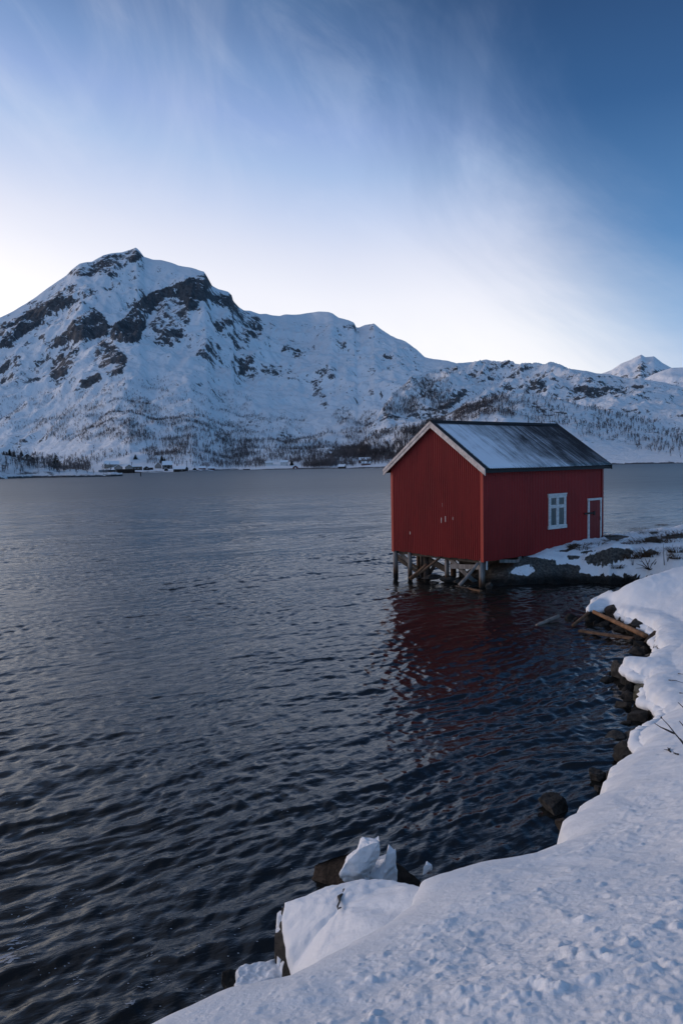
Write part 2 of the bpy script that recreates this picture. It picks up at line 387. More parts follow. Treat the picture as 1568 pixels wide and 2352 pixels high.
ROCK3 = [(.30, Z3((250,400),(340,370),(420,420),(340,470),(300,480))), (.45, Z3((80,480),(150,450),(260,400),(220,450),(150,490),(90,505))),
 (.22, Z3((600,390),(800,420),(900,480),(700,480))), (.3, Z3((1100,740),(1300,735),(1568,745),(1568,765),(1100,770)))]
def rockmask(u, v, L, soft=7):
    a = np.zeros(u.shape)
    for s, P in L:
        x0 = min(p[0] for p in P)-20; x1 = max(p[0] for p in P)+20; y0 = min(p[1] for p in P)-20; y1 = max(p[1] for p in P)+20
        k = (u > x0) & (u < x1) & (v > y0) & (v < y1)
        if not k.any(): continue
        d = sdpoly(u[k], v[k], P); a[k] = np.maximum(a[k], s*sstep(-soft, soft, d))
    return a

def terrain(name, sky, rsf, rcf, power, na, nr, phi_rng, seed, mat, amp, lam, rocks, behind=1.0, prof=None):
    """hill side from the shore distance rsf up to its crest at rcf and down again behind it"""
    phi = np.linspace(*phi_rng, na); A, E_ = curve_ae(sky); e = np.interp(phi, A, E_)
    rs = rsf(phi); rc = rcf(phi); zc = np.maximum(CAMH + e*rc, -3)
    T = np.concatenate([np.linspace(-.03, 1, nr), np.linspace(1, 2.2, nr//5+1)[1:]])
    PH, TT = np.meshgrid(phi, T, indexing='ij')
    RR = rs[:, None] + TT*(rc-rs)[:, None]
    X = RR*np.sin(PH); Y = RR*np.cos(PH)
    t = np.clip(TT, 0, None)
    up = np.where(t <= 1, np.power(np.minimum(t, 1), power), np.clip(1-behind*(t-1)**1.1, -.2, 1))
    if prof: up = prof(t, PH, up)
    Zc = zc[:, None]
    bell = np.clip(t*4, 0, 1)*sstep(0, .10, np.abs(1-t))+.08
    nz = .7*fbm(X/lam, Y/lam, seed, 5, .5) + .42*ridged(X/lam*2.3, Y/lam*2.3, seed+9, 5, .55)-.4
    Z = np.where(zc[:, None] > 0, -.6 + 1.3*sstep(-.02, .012, TT) + np.maximum(Zc-.7, 0)*up + amp*nz*bell*np.clip(Zc/150, .05, 1.2)*(.16+.9*np.clip(TT*1.5, 0, 1)), Zc*1.0-2)
    V = np.stack([X, Y, Z], -1).reshape(-1, 3)
    u, v = project(V)
    rk = rockmask(u, v, rocks)
    # bare waterline
    rk = np.maximum(rk, .75*(1-sstep(.35, 1.5, V[:, 2])))
    # cliffs bulge outwards and are rough
    k = rk*sstep(.3, .9, rk)
    V[:, 2] += k*amp*.5*ridged(V[:, 0]/22+V[:, 2]/40, V[:, 1]/22, seed+30, 3)*np.clip(V[:, 2]/300, 0, 1)*sstep(0, .08, np.abs(1-TT)).ravel()
    o = mesh_np(name, V, gridq(na, len(T)), mat, attrs={'rock': rk})
    tag(o, kind='structure')
    return o, phi, RR, Z, V.reshape(na, len(T), 3)
PR = (-.62, .62)
def rc1(phi):
    a = [azel(u, 1000)[0] for u in (-600, 0, 318, 480, 560, 720, 850, 980, 1200, 1700)]
    return np.interp(phi, a, (1500, 1750, 1900, 1800, 1850, 2000, 1900, 1650, 1500, 1400))
MT = terrain('mountain', SKY1, shore_r, rc1, 1.8, 760, 330, PR, 3, M_MOUNT, 30, 260, ROCK1)
def rc2(phi):
    a = [azel(u, 1000)[0] for u in (800, 900, 1000, 1116, 1568)]; return np.interp(phi, a, (760, 900, 1050, 1150, 1000))
HL = terrain('hill', SKY2, lambda p: shore_r(p)+np.interp(p, [azel(860,1000)[0], azel(1150,1000)[0], azel(1350,1000)[0]], [220, 60, 8]), rc2, 1.15, 480, 200, (azel(790, 1000)[0], .62), 11, M_HILL, 22, 110, ROCK2)
HL2 = terrain('hill', SKY3, lambda p: shore_r(p)+np.interp(p, [azel(900,1000)[0], azel(1000,1000)[0]], [120, -1]), lambda p: np.interp(p, [azel(810, 1000)[0], azel(1000, 1000)[0], .5], (720, 720, 760)), .95, 480, 160, (azel(795, 1000)[0], .62), 17, M_HILL, 14, 60, ROCK3)
M_PEAK = m_mountain('distant_peak_snow_and_rock', .006, .03, .06)
PK = terrain('mountain', SKY4, lambda p: 0*p+2600, lambda p: 0*p+4600, 1.3, 200, 90, (azel(1335, 900)[0], .62), 23, M_PEAK, 34, 420, [(.45, Z3((1060,222),(1180,215),(1260,235),(1330,215),(1420,195),(1500,190),(1350,260),(1100,240))), (.5, Z3((1310,130),(1370,160),(1340,200),(1280,210)))])
PK2 = terrain('mountain', SKY4B, lambda p: 0*p+2200, lambda p: 0*p+3600, 1.3, 160, 80, (azel(1445, 900)[0], .62), 29, M_PEAK, 24, 400, [(.5, Z3((1480,262),(1568,255),(1568,300),(1480,290)))])
def sh5(phi):
    pr = [at_z(u, v, 0) for u, v in SH5]
    return np.interp(phi, [math.atan2(p[0], p[1]) for p in pr], [math.hypot(p[0], p[1]) for p in pr])
HD = terrain('headland', SKY5, sh5, lambda p: sh5(p)+np.interp(p, [azel(0,1060)[0], azel(284,1060)[0]], [75, 22]), .75, 330, 80, (-.62, azel(289.5,1090)[0]), 31, M_HEAD, 26, 22,
     [(.5, zs([(0,300),(70,295),(50,310),(0,315)], 0, 1004.8, .25632)), (.5, zs([(150,310),(230,295),(330,320),(250,335),(160,335)], 0, 1004.8, .25632)), (.45, zs([(0,340),(50,330),(60,345),(0,355)], 0, 1004.8, .25632)),
      (.45, zs([(15,240),(60,235),(80,265),(20,265)], 0, 1004.8, .25632)), (.4, zs([(310,245),(400,240),(410,275),(330,270)], 0, 1004.8, .25632)), (.45, zs([(420,300),(460,305),(500,345),(420,345)], 0, 1004.8, .25632))], behind=.55)

def terr_at(T, u, v):
    """world point where the pixel ray meets a far terrain"""
    _, phi, RR, Z, V = T
    i = int(np.argmin(np.abs(phi-azel(u, v)[0])))
    col = V[i]; uu, vv = project(col)
    vis = np.minimum.accumulate(vv)
    k = np.where(vis <= v)[0]
    return col[k[0]] if len(k) else col[-1]

# ------------------------------------------------------------------ water
WAVES = []
def _waves():
    rg = np.random.default_rng(4)
    for L in np.geomspace(.16, 3.0, 74):
        th = math.atan2(-.84, .54) + rg.normal(0, .62 if L < .6 else .19) + (.2 if L < .5 else 0)
        k = 2*math.pi/L; st = .029 if L < .28 else .040 if L < .6 else .026 if L < .8 else .021 if L < 1.5 else .005
        WAVES.append((L, th, k, st/k*rg.uniform(.6, 1.3), rg.uniform(0, 6.28)))
    for i in range(9):
        L = rg.uniform(4, 14); th = math.atan2(-.9, .3)+rg.normal(0, .3); k = 2*math.pi/L
        WAVES.append((L, th, k, .008/k, rg.uniform(0, 6.28)))
_waves()
def water_height(X, Y, dr=None):
    H = np.zeros_like(X)
    wx = X + .9*fbm(X/6, Y/6, 5, 2); wy = Y + .9*fbm(X/6+31, Y/6, 6, 2)
    gust = np.clip(.75 + .9*fbm(X/14, Y/9, 8, 2), .3, 1.5)
    bay = sstep(-1, 5, X-.16*Y)*(1-sstep(22, 33, Y))            # calmer in the lee bay on the right
    for L, th, k, a, p0 in WAVES:
        fade = 1 if dr is None else np.clip(1.6-2.6*dr/L, 0, 1)
        if dr is not None and not (fade > 0).any(): continue
        s = np.sin(k*(wx*math.cos(th)+wy*math.sin(th)) + p0)
        if L < 3.5: s = (2*((s+1)*.5)**2.2-.75)*(gust if L < 1.4 else .5+.5*gust)*(1+.45*bay*(L < .8))
        H += a*s*fade
    return H
def build_water():
    az = np.concatenate([np.linspace(-math.pi, -.60, 60)[:-1], np.linspace(-.60, .60, 960), np.linspace(.60, math.pi, 60)[1:]])
    r = np.concatenate([np.geomspace(1.0, 5.2, 60)[:-1], np.geomspace(5.2, 140, 1260)[:-1], np.geomspace(140, 700, 260)[:-1], np.geomspace(700, 12000, 25)])
    A, RR = np.meshgrid(az, r, indexing='ij'); X = RR*np.sin(A); Y = RR*np.cos(A)
    H = np.zeros_like(X)
    c0, c1 = np.searchsorted(az, [-.601, .601])
    for j0 in range(0, len(r), 120):                             # only where the grid can carry waves
        sl_ = (slice(c0, c1), slice(j0, j0+120)); dr = np.gradient(r)[None, j0:j0+120]*np.ones((c1-c0, 1))
        H[sl_] = water_height(X[sl_], Y[sl_], dr)
    V = np.stack([X, Y, H], -1).reshape(-1, 3)
    rough = .05 + .06*sstep(8, 40, RR) + .22*sstep(40, 160, RR)
    far = .0 + 1.0*sstep(12, 60, RR)
    weed = sstep(-2, 3, sdpoly(V[:, 0], V[:, 1], [at_z(a, b, 0)[:2] for a, b in [(1000,1365),(1250,1350),(1420,1350),(1500,1480),(1350,1500),(1180,1510),(1050,1440)]]))
    o = mesh_np('water', V, gridq(len(az), len(r)), M_WATER, attrs={'rough': rough, 'far': far, 'weed': weed})
    tag(o, kind='structure')
build_water()

# ------------------------------------------------------------------ boathouse frame (also used by the ground)
CW, CL, ZB, ZR, OG, OG2, OE = 5.3314, 8.4076, 1.1482, 6.8673, .2025, .252, .3154
YAW, CX0, CY0 = .6749, 5.6268, 30.0
SV = np.array([math.cos(YAW), math.sin(YAW)]); GV = np.array([-math.sin(YAW), math.cos(YAW)])
def cab(x, y, z=0):
    p = np.array([CX0, CY0])+SV*x+GV*y; return np.array([p[0], p[1], z])
def to_cab(p):
    d = np.array([p[0]-CX0, p[1]-CY0]); return np.array([d@SV, d@GV, p[2]])
def on_gable(u, v, x):
    """point (boathouse coordinates) where a sight line meets the vertical plane at depth x behind the gable"""
    d = ray(u, v); n = np.array([SV[0], SV[1], 0]); o = cab(x, 0, 0)
    t = ((o-EYE)@n)/(d@n); return to_cab(EYE+d*t)

# ------------------------------------------------------------------ near ground
BANK = [(140,2440,3.0),(306,2352,2.9),(520,2249,2.8),(650,2225,2.75),(700,2200,2.7),(780,2160,2.65),(830,2128,2.6),(900,2090,2.52),(940,2060,2.47),(957,2030,2.43),(972,2000,2.4),(1040,1975,2.35),(1100,1962,2.3),(1160,1957,2.25),(1220,1945,2.2),(1285,1916,2.1),(1305,1902,2.05),(1296,1885,2.0),(1302,1860,1.95),(1325,1838,1.88),(1360,1812,1.75),(1386,1796,1.62),(1389,1775,1.55),(1405,1745,1.4),(1440,1712,1.2),(1474,1688,1.06),(1482,1678,1.02),(1462,1668,0.98),(1462,1660,0.95),(1500,1645,0.78),(1522,1625,0.66),(1527,1612,0.6),(1508,1600,0.54),(1488,1590,0.5),(1483,1575,0.52),(1480,1566,0.52),(1492,1550,0.55),(1493,1540,0.55),(1465,1535,0.55),(1460,1525,0.55),(1435,1518,0.55),(1436,1510,0.55),(1475,1513,0.54),(1500,1500,0.52),(1530,1485,0.5),(1515,1478,0.46),(1508,1462,0.45),(1510,1445,0.46),(1490,1428,0.48),(1465,1420,0.5),(1455,1412,0.5),(1430,1402,0.52),(1415,1390,0.56),(1396,1382,0.58),(1378,1383,0.58),(1352,1386,0.58),(1360,1376,0.62),(1376,1360,0.75),(1400,1345,1.0),(1440,1328,1.35),(1480,1314,1.5),(1520,1303,1.62),(1568,1290,1.72)]
def build_ground():
    C = np.array([at_z(u, v, z) for u, v, z in BANK])
    tail = np.array([(14, 27, 1.75), (26, 34, 1.9), (60, 50, 2.5)])
    CC = np.vstack([C, tail])
    poly = np.vstack([CC[:, :2], [(90, 40), (90, -90), (-70, -90), (-60, -60), (-12, -9), (-4.5, -1.2), (-2.4, 1.2)]])
    ctrl = np.vstack([CC, [(-2.4,1.2,3.0),(-4.5,-1.2,3.0),(-12,-9,3.2),(0,0,3.62),(0,2,3.38),(1.5,2.2,3.5),(3,1,3.8),(2.6,4,3.05),(4.5,4,3.4),(4,6.5,2.55),(6,8,2.35),(7,4,3.5),(8,12,1.7),(9,17,1.3),(11,20,1.4),(10,23,1.15),(12,8,3.3),(16,14,2.6),(20,24,2.1),(30,20,3.0),(0,-10,4.2),(20,-10,5),(-20,-30,4),(60,0,6)]])
    # thin-plate style surface through the control heights
    def rbf(P):
        D = np.linalg.norm(P[:, None, :2]-P[None, :, :2], axis=-1); n = len(P)
        A = np.zeros((n+3, n+3)); A[:n, :n] = D-1e-2*np.eye(n)*0; A[:n, n] = 1; A[:n, n+1:] = P[:, :2]; A[n, :n] = 1; A[n+1:, :n] = P[:, :2].T
        w = np.linalg.solve(A+np.diag([-.05]*n+[0]*3), np.concatenate([P[:, 2], [0, 0, 0]]))
        def f(x, y):
            z = w[n]+w[n+1]*x+w[n+2]*y
            for i in range(n): z = z+w[i]*np.hypot(x-P[i, 0], y-P[i, 1])
            return z
        return f
    f1 = rbf(ctrl)
    az = np.concatenate([np.linspace(-math.pi, -.62, 50)[:-1], np.linspace(-.62, .62, 820), np.linspace(.62, math.pi, 60)[1:]])
    r = np.concatenate([np.geomspace(.3, 1.7, 14)[:-1], np.geomspace(1.7, 8, 520)[:-1], np.geomspace(8, 46, 680)[:-1], np.geomspace(46, 100, 14)])
    A, RR = np.meshgrid(az, r, indexing='ij'); X = RR*np.sin(A); Y = RR*np.cos(A); sh = X.shape
    x = X.ravel(); y = Y.ravel()
    sc = np.clip(np.hypot(x, y)/8, .35, 1.4)
    d = sdpoly(x, y, poly) + sc*.08*fbm(x*2.2, y*2.2, 41, 3)
    zi = np.clip(f1(x, y), .7, 6)
    lip = .12*sc
    z = zi - lip*np.exp(-np.clip(d, 0, None)/(.16*sc))
    out = np.clip(-d, 0, None)
    z = z - np.where(d < 0, 3.0*out + .22*sstep(0, .22, out) + .1*ridged(x*2, y*2, 45, 3)*sstep(0, .3, out), 0)
    zb = z
    # the rocky point under and behind the boathouse
    front = [(1000,1342),(1060,1347),(1115,1350),(1180,1349),(1250,1345),(1320,1341),(1400,1344),(1450,1344)]
    P2 = [tuple(at_z(u, v, 0)[:2]) for u, v in front] + [(17, 25), (60, 25), (70, 55), (34, 43.5), (24, 41.2)]
    P2 += [tuple(at_z(u, v, h)[:2]) for u, v, h in [(1568,1206,1.7),(1500,1211,1.62),(1455,1216,1.5),(1400,1227,1.35)]]
    P2 += [tuple(cab(9.2, 2, 0)[:2]), tuple(cab(8.2, 4.6, 0)[:2]), tuple(cab(4, 4.2, 0)[:2]), tuple(cab(1.5, 3.2, 0)[:2])]
    c2 = [(*cab(2.4, 0)[:2], 1.02), (*cab(4, -.1)[:2], 1.22), (*cab(6, -.1)[:2], 1.36), (*cab(7.7, -.1)[:2], 1.42), (*cab(8.8, 0)[:2], 1.42), (*cab(.6, .3)[:2], .1), (*cab(1.2, 2)[:2], .1), (*cab(3, 2)[:2], .5), (*cab(6, 3)[:2], .8),
          (*cab(9.5, 1)[:2], 1.3)]
    for u, v, h in [(1230,1288,.95),(1190,1300,.8),(1300,1295,.95),(1330,1300,.92),(1390,1300,.95),(1440,1300,1.0),(1430,1270,1.25),(1500,1270,1.35),(1568,1260,1.5),(1500,1235,1.5),(1568,1225,1.62),(1440,1240,1.42),(1400,1318,.75),(1350,1322,.45),(1400,1332,.5),(1450,1325,.9),(1200,1330,.35),(1270,1325,.4)]:
        c2.append(tuple(at_z(u, v, h)))
    f2 = rbf(np.array(c2))
    k = (y > 20) & (x > 2)
    d2 = sdpoly(x[k], y[k], P2) + .22*fbm(x[k]*1.1, y[k]*1.1, 51, 3)
    zz = np.clip(f2(x[k], y[k]), -.1, 2.4)
    rough = .13*ridged(x[k]*.9, y[k]*.9, 53, 4)+.05*fbm(x[k]*4, y[k]*4, 55, 3)
    zz = -.7 + (zz+.7)*(1-np.exp(-np.clip(d2+.15, 0, None)/.35)) + rough*.6
    u, v = project(np.stack([x, y, z], -1))
    u2, v2 = project(np.stack([x[k], y[k], zz], -1))
    O = lambda *P: zs(P, 1148.3, 1177, .26767)
    K1 = O((700,400),(760,370),(860,330),(960,300),(1120,320),(1170,370),(1060,405),(970,440),(880,462),(770,448))
    zz += .34*sstep(-8, 9, sdpoly(u2, v2, K1))
    land = np.full(x.shape, -5.); land[k] = zz
    island = land > z
    z = np.maximum(z, land)
    # what is bare rock
    snow = np.ones(x.shape)
    u2, v2 = project(np.stack([x[k], y[k], zz], -1))
    s2 = np.full(u2.shape, .80)
    face = O((-400,330),(100,410),(210,380),(330,392),(470,412),(480,450),(600,440),(700,470),(660,510),(700,548),(820,548),(950,535),(1060,575),(900,720),(-500,760))
    for P, val, soft in [(K1, .20, 4), (O((560,370),(680,372),(670,402),(590,402)), .12, 2), (O((470,330),(560,318),(660,300),(570,340)), .2, 2), (face, .12, 2.5), (O((640,350),(760,325),(850,325),(720,352)), .25, 2),
                         (O((540,300),(640,262),(720,280),(600,310)), .4, 2), (O((880,200),(1010,190),(1110,205),(1000,240),(930,235)), .2, 2), (O((1140,165),(1200,125),(1245,120),(1180,160)), .2, 2), (O((1270,170),(1330,160),(1370,175),(1290,185)), .25, 2),
                         (O((1230,225),(1300,205),(1390,235),(1380,265),(1250,255)), .28, 2), (O((1210,350),(1290,310),(1365,345),(1300,365),(1215,385)), .28, 2), (O((1380,205),(1470,190),(1568,180),(1568,225),(1400,225)), .28, 2)]:
        q = sstep(-soft, soft, sdpoly(u2, v2, P)); s2 = s2*(1-q)+val*q
    for P, val in [(O((70,520),(130,460),(250,435),(310,480),(320,500),(240,550),(160,545)), .62), (O((690,472),(780,466),(890,478),(1000,458),(1080,420),(1120,440),(1040,560),(950,528),(820,540),(700,540)), .9)]:
        q = sstep(-4, 4, sdpoly(u2, v2, P)); s2 = np.maximum(s2, val*q)
    s2 = np.where(zz < .35, .0, s2)
    ci = np.array([to_cab((a, b, 0))[:2] for a, b in zip(x[k], y[k])])
    s2 = np.where((ci[:, 0] > .1) & (ci[:, 0] < CL-.1) & (ci[:, 1] > .12) & (ci[:, 1] < CW-.1), 0, s2)
    ss = np.zeros(x.shape); ss[k] = s2
    snow = np.where(island, ss, snow)
    # softly uneven snow, trodden lumps where people walked
    w = np.where(island, 0, sstep(.05, .5, d))
    lum = sstep(-.25, .45, fbm(x*.55+3, y*.55, 61, 3) + .10*x - .13*(y-5))
    z = z + w*(.045*fbm(x*1.3, y*1.3, 62, 3) + (.015+.013*lum)*np.maximum(fbm(x*6, y*6, 63, 3)-.05, -.12) + (.005+.007*lum)*np.maximum(fbm(x*19, y*19, 64, 2)-.08, -.1))
    z = z + np.where(island & (ss > .5), .03*fbm(x*2, y*2, 66, 3), 0)
    Z = z.reshape(sh)
    W = w.reshape(sh); rg = np.random.default_rng(12)
    pts = []
    for i in range(3800):
        a = rg.uniform(-.5, .6); rr = 2.2*math.exp(rg.uniform(0, 2.1)); pts.append((a, rr, .008+.034*rg.random()**5))
    for uu, vv, s in [(1300,2130,.085),(1335,2150,.07),(1285,2165,.06),(870,2265,.06),(845,2285,.05),(1220,2255,.10),(1255,2275,.07),(1180,2290,.05),(1395,2160,.05),(1130,2105,.035),(1360,1965,.05),(1540,2080,.07),(1500,2090,.05),(1550,1995,.06),(990,2060,.04),(1045,2075,.04),(1065,2030,.03),(940,2165,.035),(1440,2110,.05),(1470,2130,.035),(725,2300,.05),(700,2318,.04),(1560,2200,.09),(1290,2080,.04)]:
        p = at_z(uu, vv, 3.25); a = math.atan2(p[0], p[1]); rr = math.hypot(p[0], p[1])
        for j in range(5): pts.append((a+rg.normal(0, s*.6)/rr, rr+rg.normal(0, s*.6), s*rg.uniform(.3, .75)))
    for a, rr, s in pts:
        if s*4.0/rr < .0055: continue
        i0, i1 = np.searchsorted(az, [a-s*1.6/rr, a+s*1.6/rr]); j0, j1 = np.searchsorted(r, [rr-s*1.6, rr+s*1.6])
        if i1-i0 < 2 or j1-j0 < 2: continue
        cx, cy = rr*math.sin(a), rr*math.cos(a); sl_ = (slice(i0, i1), slice(j0, j1))
        dx = X[sl_]-cx; dy = Y[sl_]-cy; th = rg.uniform(0, 3.14); e = rg.uniform(.6, 1)
        q = np.sqrt((dx*math.cos(th)+dy*math.sin(th))**2 + ((dy*math.cos(th)-dx*math.sin(th))/e)**2)/s
        q = q*(1+.5*perlin(X[sl_]/s*1.3, Y[sl_]/s*1.3, 70))
        Z[sl_] += W[sl_]*s*rg.uniform(.2, .5)*np.clip(1-q, 0, 1)**.7*(1 if rg.random() < .8 else -.8)
    V = np.stack([X, Y, Z], -1).reshape(-1, 3)
    V[:, 2] = np.maximum(V[:, 2], -1.2)
    q = np.where(island, sstep(.9, .2, V[:, 2])*.6, sstep(.06, .35, out))
    V[:, 0] += q*(.50*perlin(V[:, 1]*1.2+V[:, 0], V[:, 2]*2.2, 75)+.22*perlin(V[:, 1]*4+V[:, 0]*2, V[:, 2]*5, 76))
    V[:, 1] += q*(.50*perlin(V[:, 0]*1.2-V[:, 1], V[:, 2]*2.2, 77)+.22*perlin(V[:, 0]*4-V[:, 1]*2, V[:, 2]*5, 78))
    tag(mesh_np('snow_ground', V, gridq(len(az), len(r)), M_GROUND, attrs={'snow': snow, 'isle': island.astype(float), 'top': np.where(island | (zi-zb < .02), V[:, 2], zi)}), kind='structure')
    return az, r, Z
GAZ, GR, GZ = build_ground()
def snow_edge():
    C = np.array([at_z(u, v, z) for u, v, z in BANK[25:-4]])
    L = np.r_[0, np.cumsum(np.linalg.norm(np.diff(C[:, :2], axis=0), axis=1))]
    # finer steps near the camera
    q = [0.]
    while q[-1] < L[-1]:
        x = np.interp(q[-1], L, C[:, 1]); q.append(q[-1]+.006*max(x, 2.5)*.55)
    q = np.array(q[:-1]); P = np.stack([np.interp(q, L, C[:, k]) for k in range(3)], -1)
    sc = np.clip(np.hypot(P[:, 0], P[:, 1])/8, .35, 1.4)
    for _ in range(4): P[1:-1] = P[1:-1]*.5+(P[:-2]+P[2:])*.25
    T = np.gradient(P[:, :2], axis=0); T /= np.linalg.norm(T, axis=1)[:, None]+1e-9; N = np.stack([-T[:, 1], T[:, 0]], -1)
    for _ in range(10): N[1:-1] = N[1:-1]*.5+(N[:-2]+N[2:])*.25
    prof = [(-.16,-.22),(-.10,-.14),(-.05,-.105),(0,-.088),(.05,-.10),(.085,-.135),(.095,-.18),(.07,-.225),(.01,-.25),(-.12,-.27)]
    rows = []
    grow = sstep(0, 1.0, q); P[:, 2] -= .12*sc*(1-grow)
    for a, b in prof:
        w = np.clip((a+.3)/.35, 0, 1)
        na = sc*.11*fbm(P[:, 0]*2.3, P[:, 1]*2.3, 48, 3)*w + sc*.035*fbm(P[:, 0]*9+b*20, P[:, 1]*9, 49, 2)*w
        o = np.where(a < 0, a*sc*.8, a*sc*1.25)+na
        xy = P[:, :2]+N*o[:, None]
        z = P[:, 2]+b*sc*1.05+.02*sc*fbm(xy[:, 0]*4, xy[:, 1]*4+b*9, 50, 2)
        rows.append(np.column_stack([xy, z]))
    V = np.stack(rows, 1).reshape(-1, 3)
    tag(mesh_np('snow_edge', V, gridq(len(P), len(prof))[:, ::-1], M_SNOW), kind='structure')
snow_edge()
def ground_z(x, y):
    i = min(int(np.searchsorted(GAZ, math.atan2(x, y))), len(GAZ)-1); j = min(int(np.searchsorted(GR, math.hypot(x, y))), len(GR)-1)
    return float(GZ[i, j])
def on_ground(u, v):
    """first point of the near ground met by a sight line"""
    d = ray(u, v); d = d/np.linalg.norm(d)
    for t in np.geomspace(1.5, 90, 2500):
        p = EYE+d*t
        if p[2] <= max(ground_z(p[0], p[1]), -.02): return p
    return EYE+d*90

# ------------------------------------------------------------------ boathouse
def m_red(name, base, dark):
    mt, t, b = newmat(name, .55, base, .35)
    o = obc(t)
    n = t.noise(o, 1.1, 6, .65, mp=((1,1,.35),(0,0,0))); n2 = t.noise(o, 7, 5, .7, mp=((1,1,.12),(0,0,0))); n3 = t.noise(o, 30, 3, .6)
    c = t.mix(t.smooth(.35, .7, n), base, tuple(x*.8 for x in base))
    c = t.mix(t.math('MULTIPLY', t.smooth(.55, .78, n2), .75), c, dark)
    t.l.new(c, b.inputs['Base Color']); t.l.new(t.bump(n3, .12, .01), b.inputs['Normal'])
    t.l.new(t.math('ADD', .45, t.math('MULTIPLY', n2, .25)), b.inputs['Roughness'])
    return mt
M_RED = m_red('red_painted_sheet', (.275,.014,.011), (.08,.008,.007))
M_REDB = m_red('red_painted_board', (.38,.030,.017), (.22,.024,.015))
M_REDDOOR = m_red('red_painted_door', (.24,.022,.018), (.10,.012,.010))
M_WHITE = m_plain('weathered_white_paint', (.62,.60,.58), .6, .18, 5, (1,1,4), .1)
M_BARGE = m_plain('greyed_white_paint', (.56,.50,.47), .65, .28, 4, (1,1,1), .15)
M_GREYW = m_plain('grey_driftwood', (.20,.18,.165), .85, .45, 6, (1,1,.12), .4)
M_DARKW = m_plain('dark_wet_wood', (.045,.036,.030), .7, .4, 6, (1,1,.15), .4)
M_BROWNW = m_plain('brown_weathered_wood', (.13,.075,.045), .8, .45, 6, (1,1,.12), .4)
M_ORANGEW = m_plain('stripped_orange_wood', (.19,.10,.052), .75, .4, 5, (1,1,.2), .3)
M_FASCIA = m_plain('black_tarred_wood', (.016,.015,.016), .6, .3, 5, bump=.1)
M_PATCH = m_plain('bare_scraped_paint', (.55,.50,.48), .7, .15, 20)
M_IRON = m_plain('rusty_iron', (.035,.02,.016), .6, .3, 20)
def m_post():
    mt, t, b = newmat('tide_stained_post', .8, (.2,.18,.16), .25)
    o = obc(t); z = t.node('ShaderNodeSeparateXYZ', {0: pos(t)}).outputs[2]
    n = t.noise(o, 9, 6, .65, mp=((1,1,.1),(0,0,0)))
    c = t.mix(t.smooth(.35, .7, n), (.10,.09,.085), (.27,.25,.235))
    wet = t.smooth(.62, .22, t.math('ADD', z, t.math('MULTIPLY', t.math('SUBTRACT', n, .5), .5)))
    c = t.mix(wet, c, (.075,.040,.022)); c = t.mix(t.smooth(.25, .05, z), c, (.012,.011,.010))
    t.l.new(c, b.inputs['Base Color']); t.l.new(t.bump(n, .5, .02), b.inputs['Normal'])
    return mt
M_POST = m_post()
def m_roof():
    mt, t, b = newmat('frosted_black_sheet', .38, (.014,.015,.018), .5)
    o = obc(t); s = t.node('ShaderNodeSeparateXYZ', {0: o}); x, y, z = s.outputs
    along = t.noise(o, 1, 5, .6, mp=((9.5, .35, .35), (0,0,0)))
    streak = t.noise(o, 1, 4, .65, mp=((3.2, .5, .5), (0,0,0)))
    pat = t.noise(o, 1.1, 5, .6, .4)
    fine = t.noise(o, 30, 4, .7)
    rib = t.math('MULTIPLY', t.math('SINE', t.math('MULTIPLY', x, 2*math.pi/.105)), -.5)      # snow stays longest in the furrows
    eave = t.smooth(6.2, 4.7, z)
    cov = t.math('SUBTRACT', 1.02, t.math('DIVIDE', x, 9.0))
    cov = t.math('ADD', cov, t.math('MULTIPLY', eave, .16))
    cov = t.math('ADD', cov, t.math('MULTIPLY', t.math('SUBTRACT', along, .5), .9))
    cov = t.math('ADD', cov, t.math('MULTIPLY', t.math('SUBTRACT', streak, .5), 1.25))
    cov = t.math('ADD', cov, t.math('MULTIPLY', t.math('SUBTRACT', pat, .5), .8))
    cov = t.math('ADD', cov, t.math('MULTIPLY', rib, t.math('MULTIPLY', t.smooth(.6, 2.6, x), .62)))
    cov = t.math('ADD', cov, t.math('MULTIPLY', t.math('SUBTRACT', fine, .5), .45))
    # sheet seam that keeps a line of snow, and one knob of snow at the top of it
    seam = t.math('MULTIPLY', t.smooth(.07, .02, t.math('ABSOLUTE', t.math('SUBTRACT', x, 5.28))), .25)
    cov = t.math('ADD', cov, seam)
    f = t.math('MULTIPLY', t.smooth(.12, 1.08, cov), t.smooth(-.02, .04, t.math('ADD', t.math('MULTIPLY', t.math('SUBTRACT', fine, .5), .12), x)))
    f = t.math('MULTIPLY', f, t.smooth(6.80, 6.70, z))
    t.l.new(t.mix(f, (.014,.015,.018), (.72,.77,.84)), b.inputs['Base Color'])
    t.l.new(t.math('ADD', .34, t.math('MULTIPLY', f, .4)), b.inputs['Roughness'])
    return mt
M_ROOF = m_roof()
def m_glass():
    mt = bpy.data.materials.new('window_glass'); mt.use_nodes = True; t = NT(mt.node_tree); out = t.n['Material Output']
    tr = t.node('ShaderNodeBsdfTransparent', {'Color': (.85,.9,.9,1)}); gl = t.node('ShaderNodeBsdfGlossy', {'Roughness': .03})
    fr = t.node('ShaderNodeFresnel', {'IOR': 1.5}); mx = t.node('ShaderNodeMixShader'); t.l.new(fr.outputs[0], mx.inputs[0]); t.l.new(tr.outputs[0], mx.inputs[1]); t.l.new(gl.outputs[0], mx.inputs[2])
    t.l.new(mx.outputs[0], out.inputs[0]); return mt
M_GLASS = m_glass()
M_DARKGLASS = m_plain('dark_window_glass', (.02,.022,.028), .1, .1, 1, bump=0, spec=.6)
M_CURTAIN = m_plain('pale_lace_curtain', (.27,.285,.275), .9, .25, 6, (6,6,.4), .1)
M_DARKIN = m_plain('dark_interior', (.02,.02,.02), .9, .1, 1, bump=0)

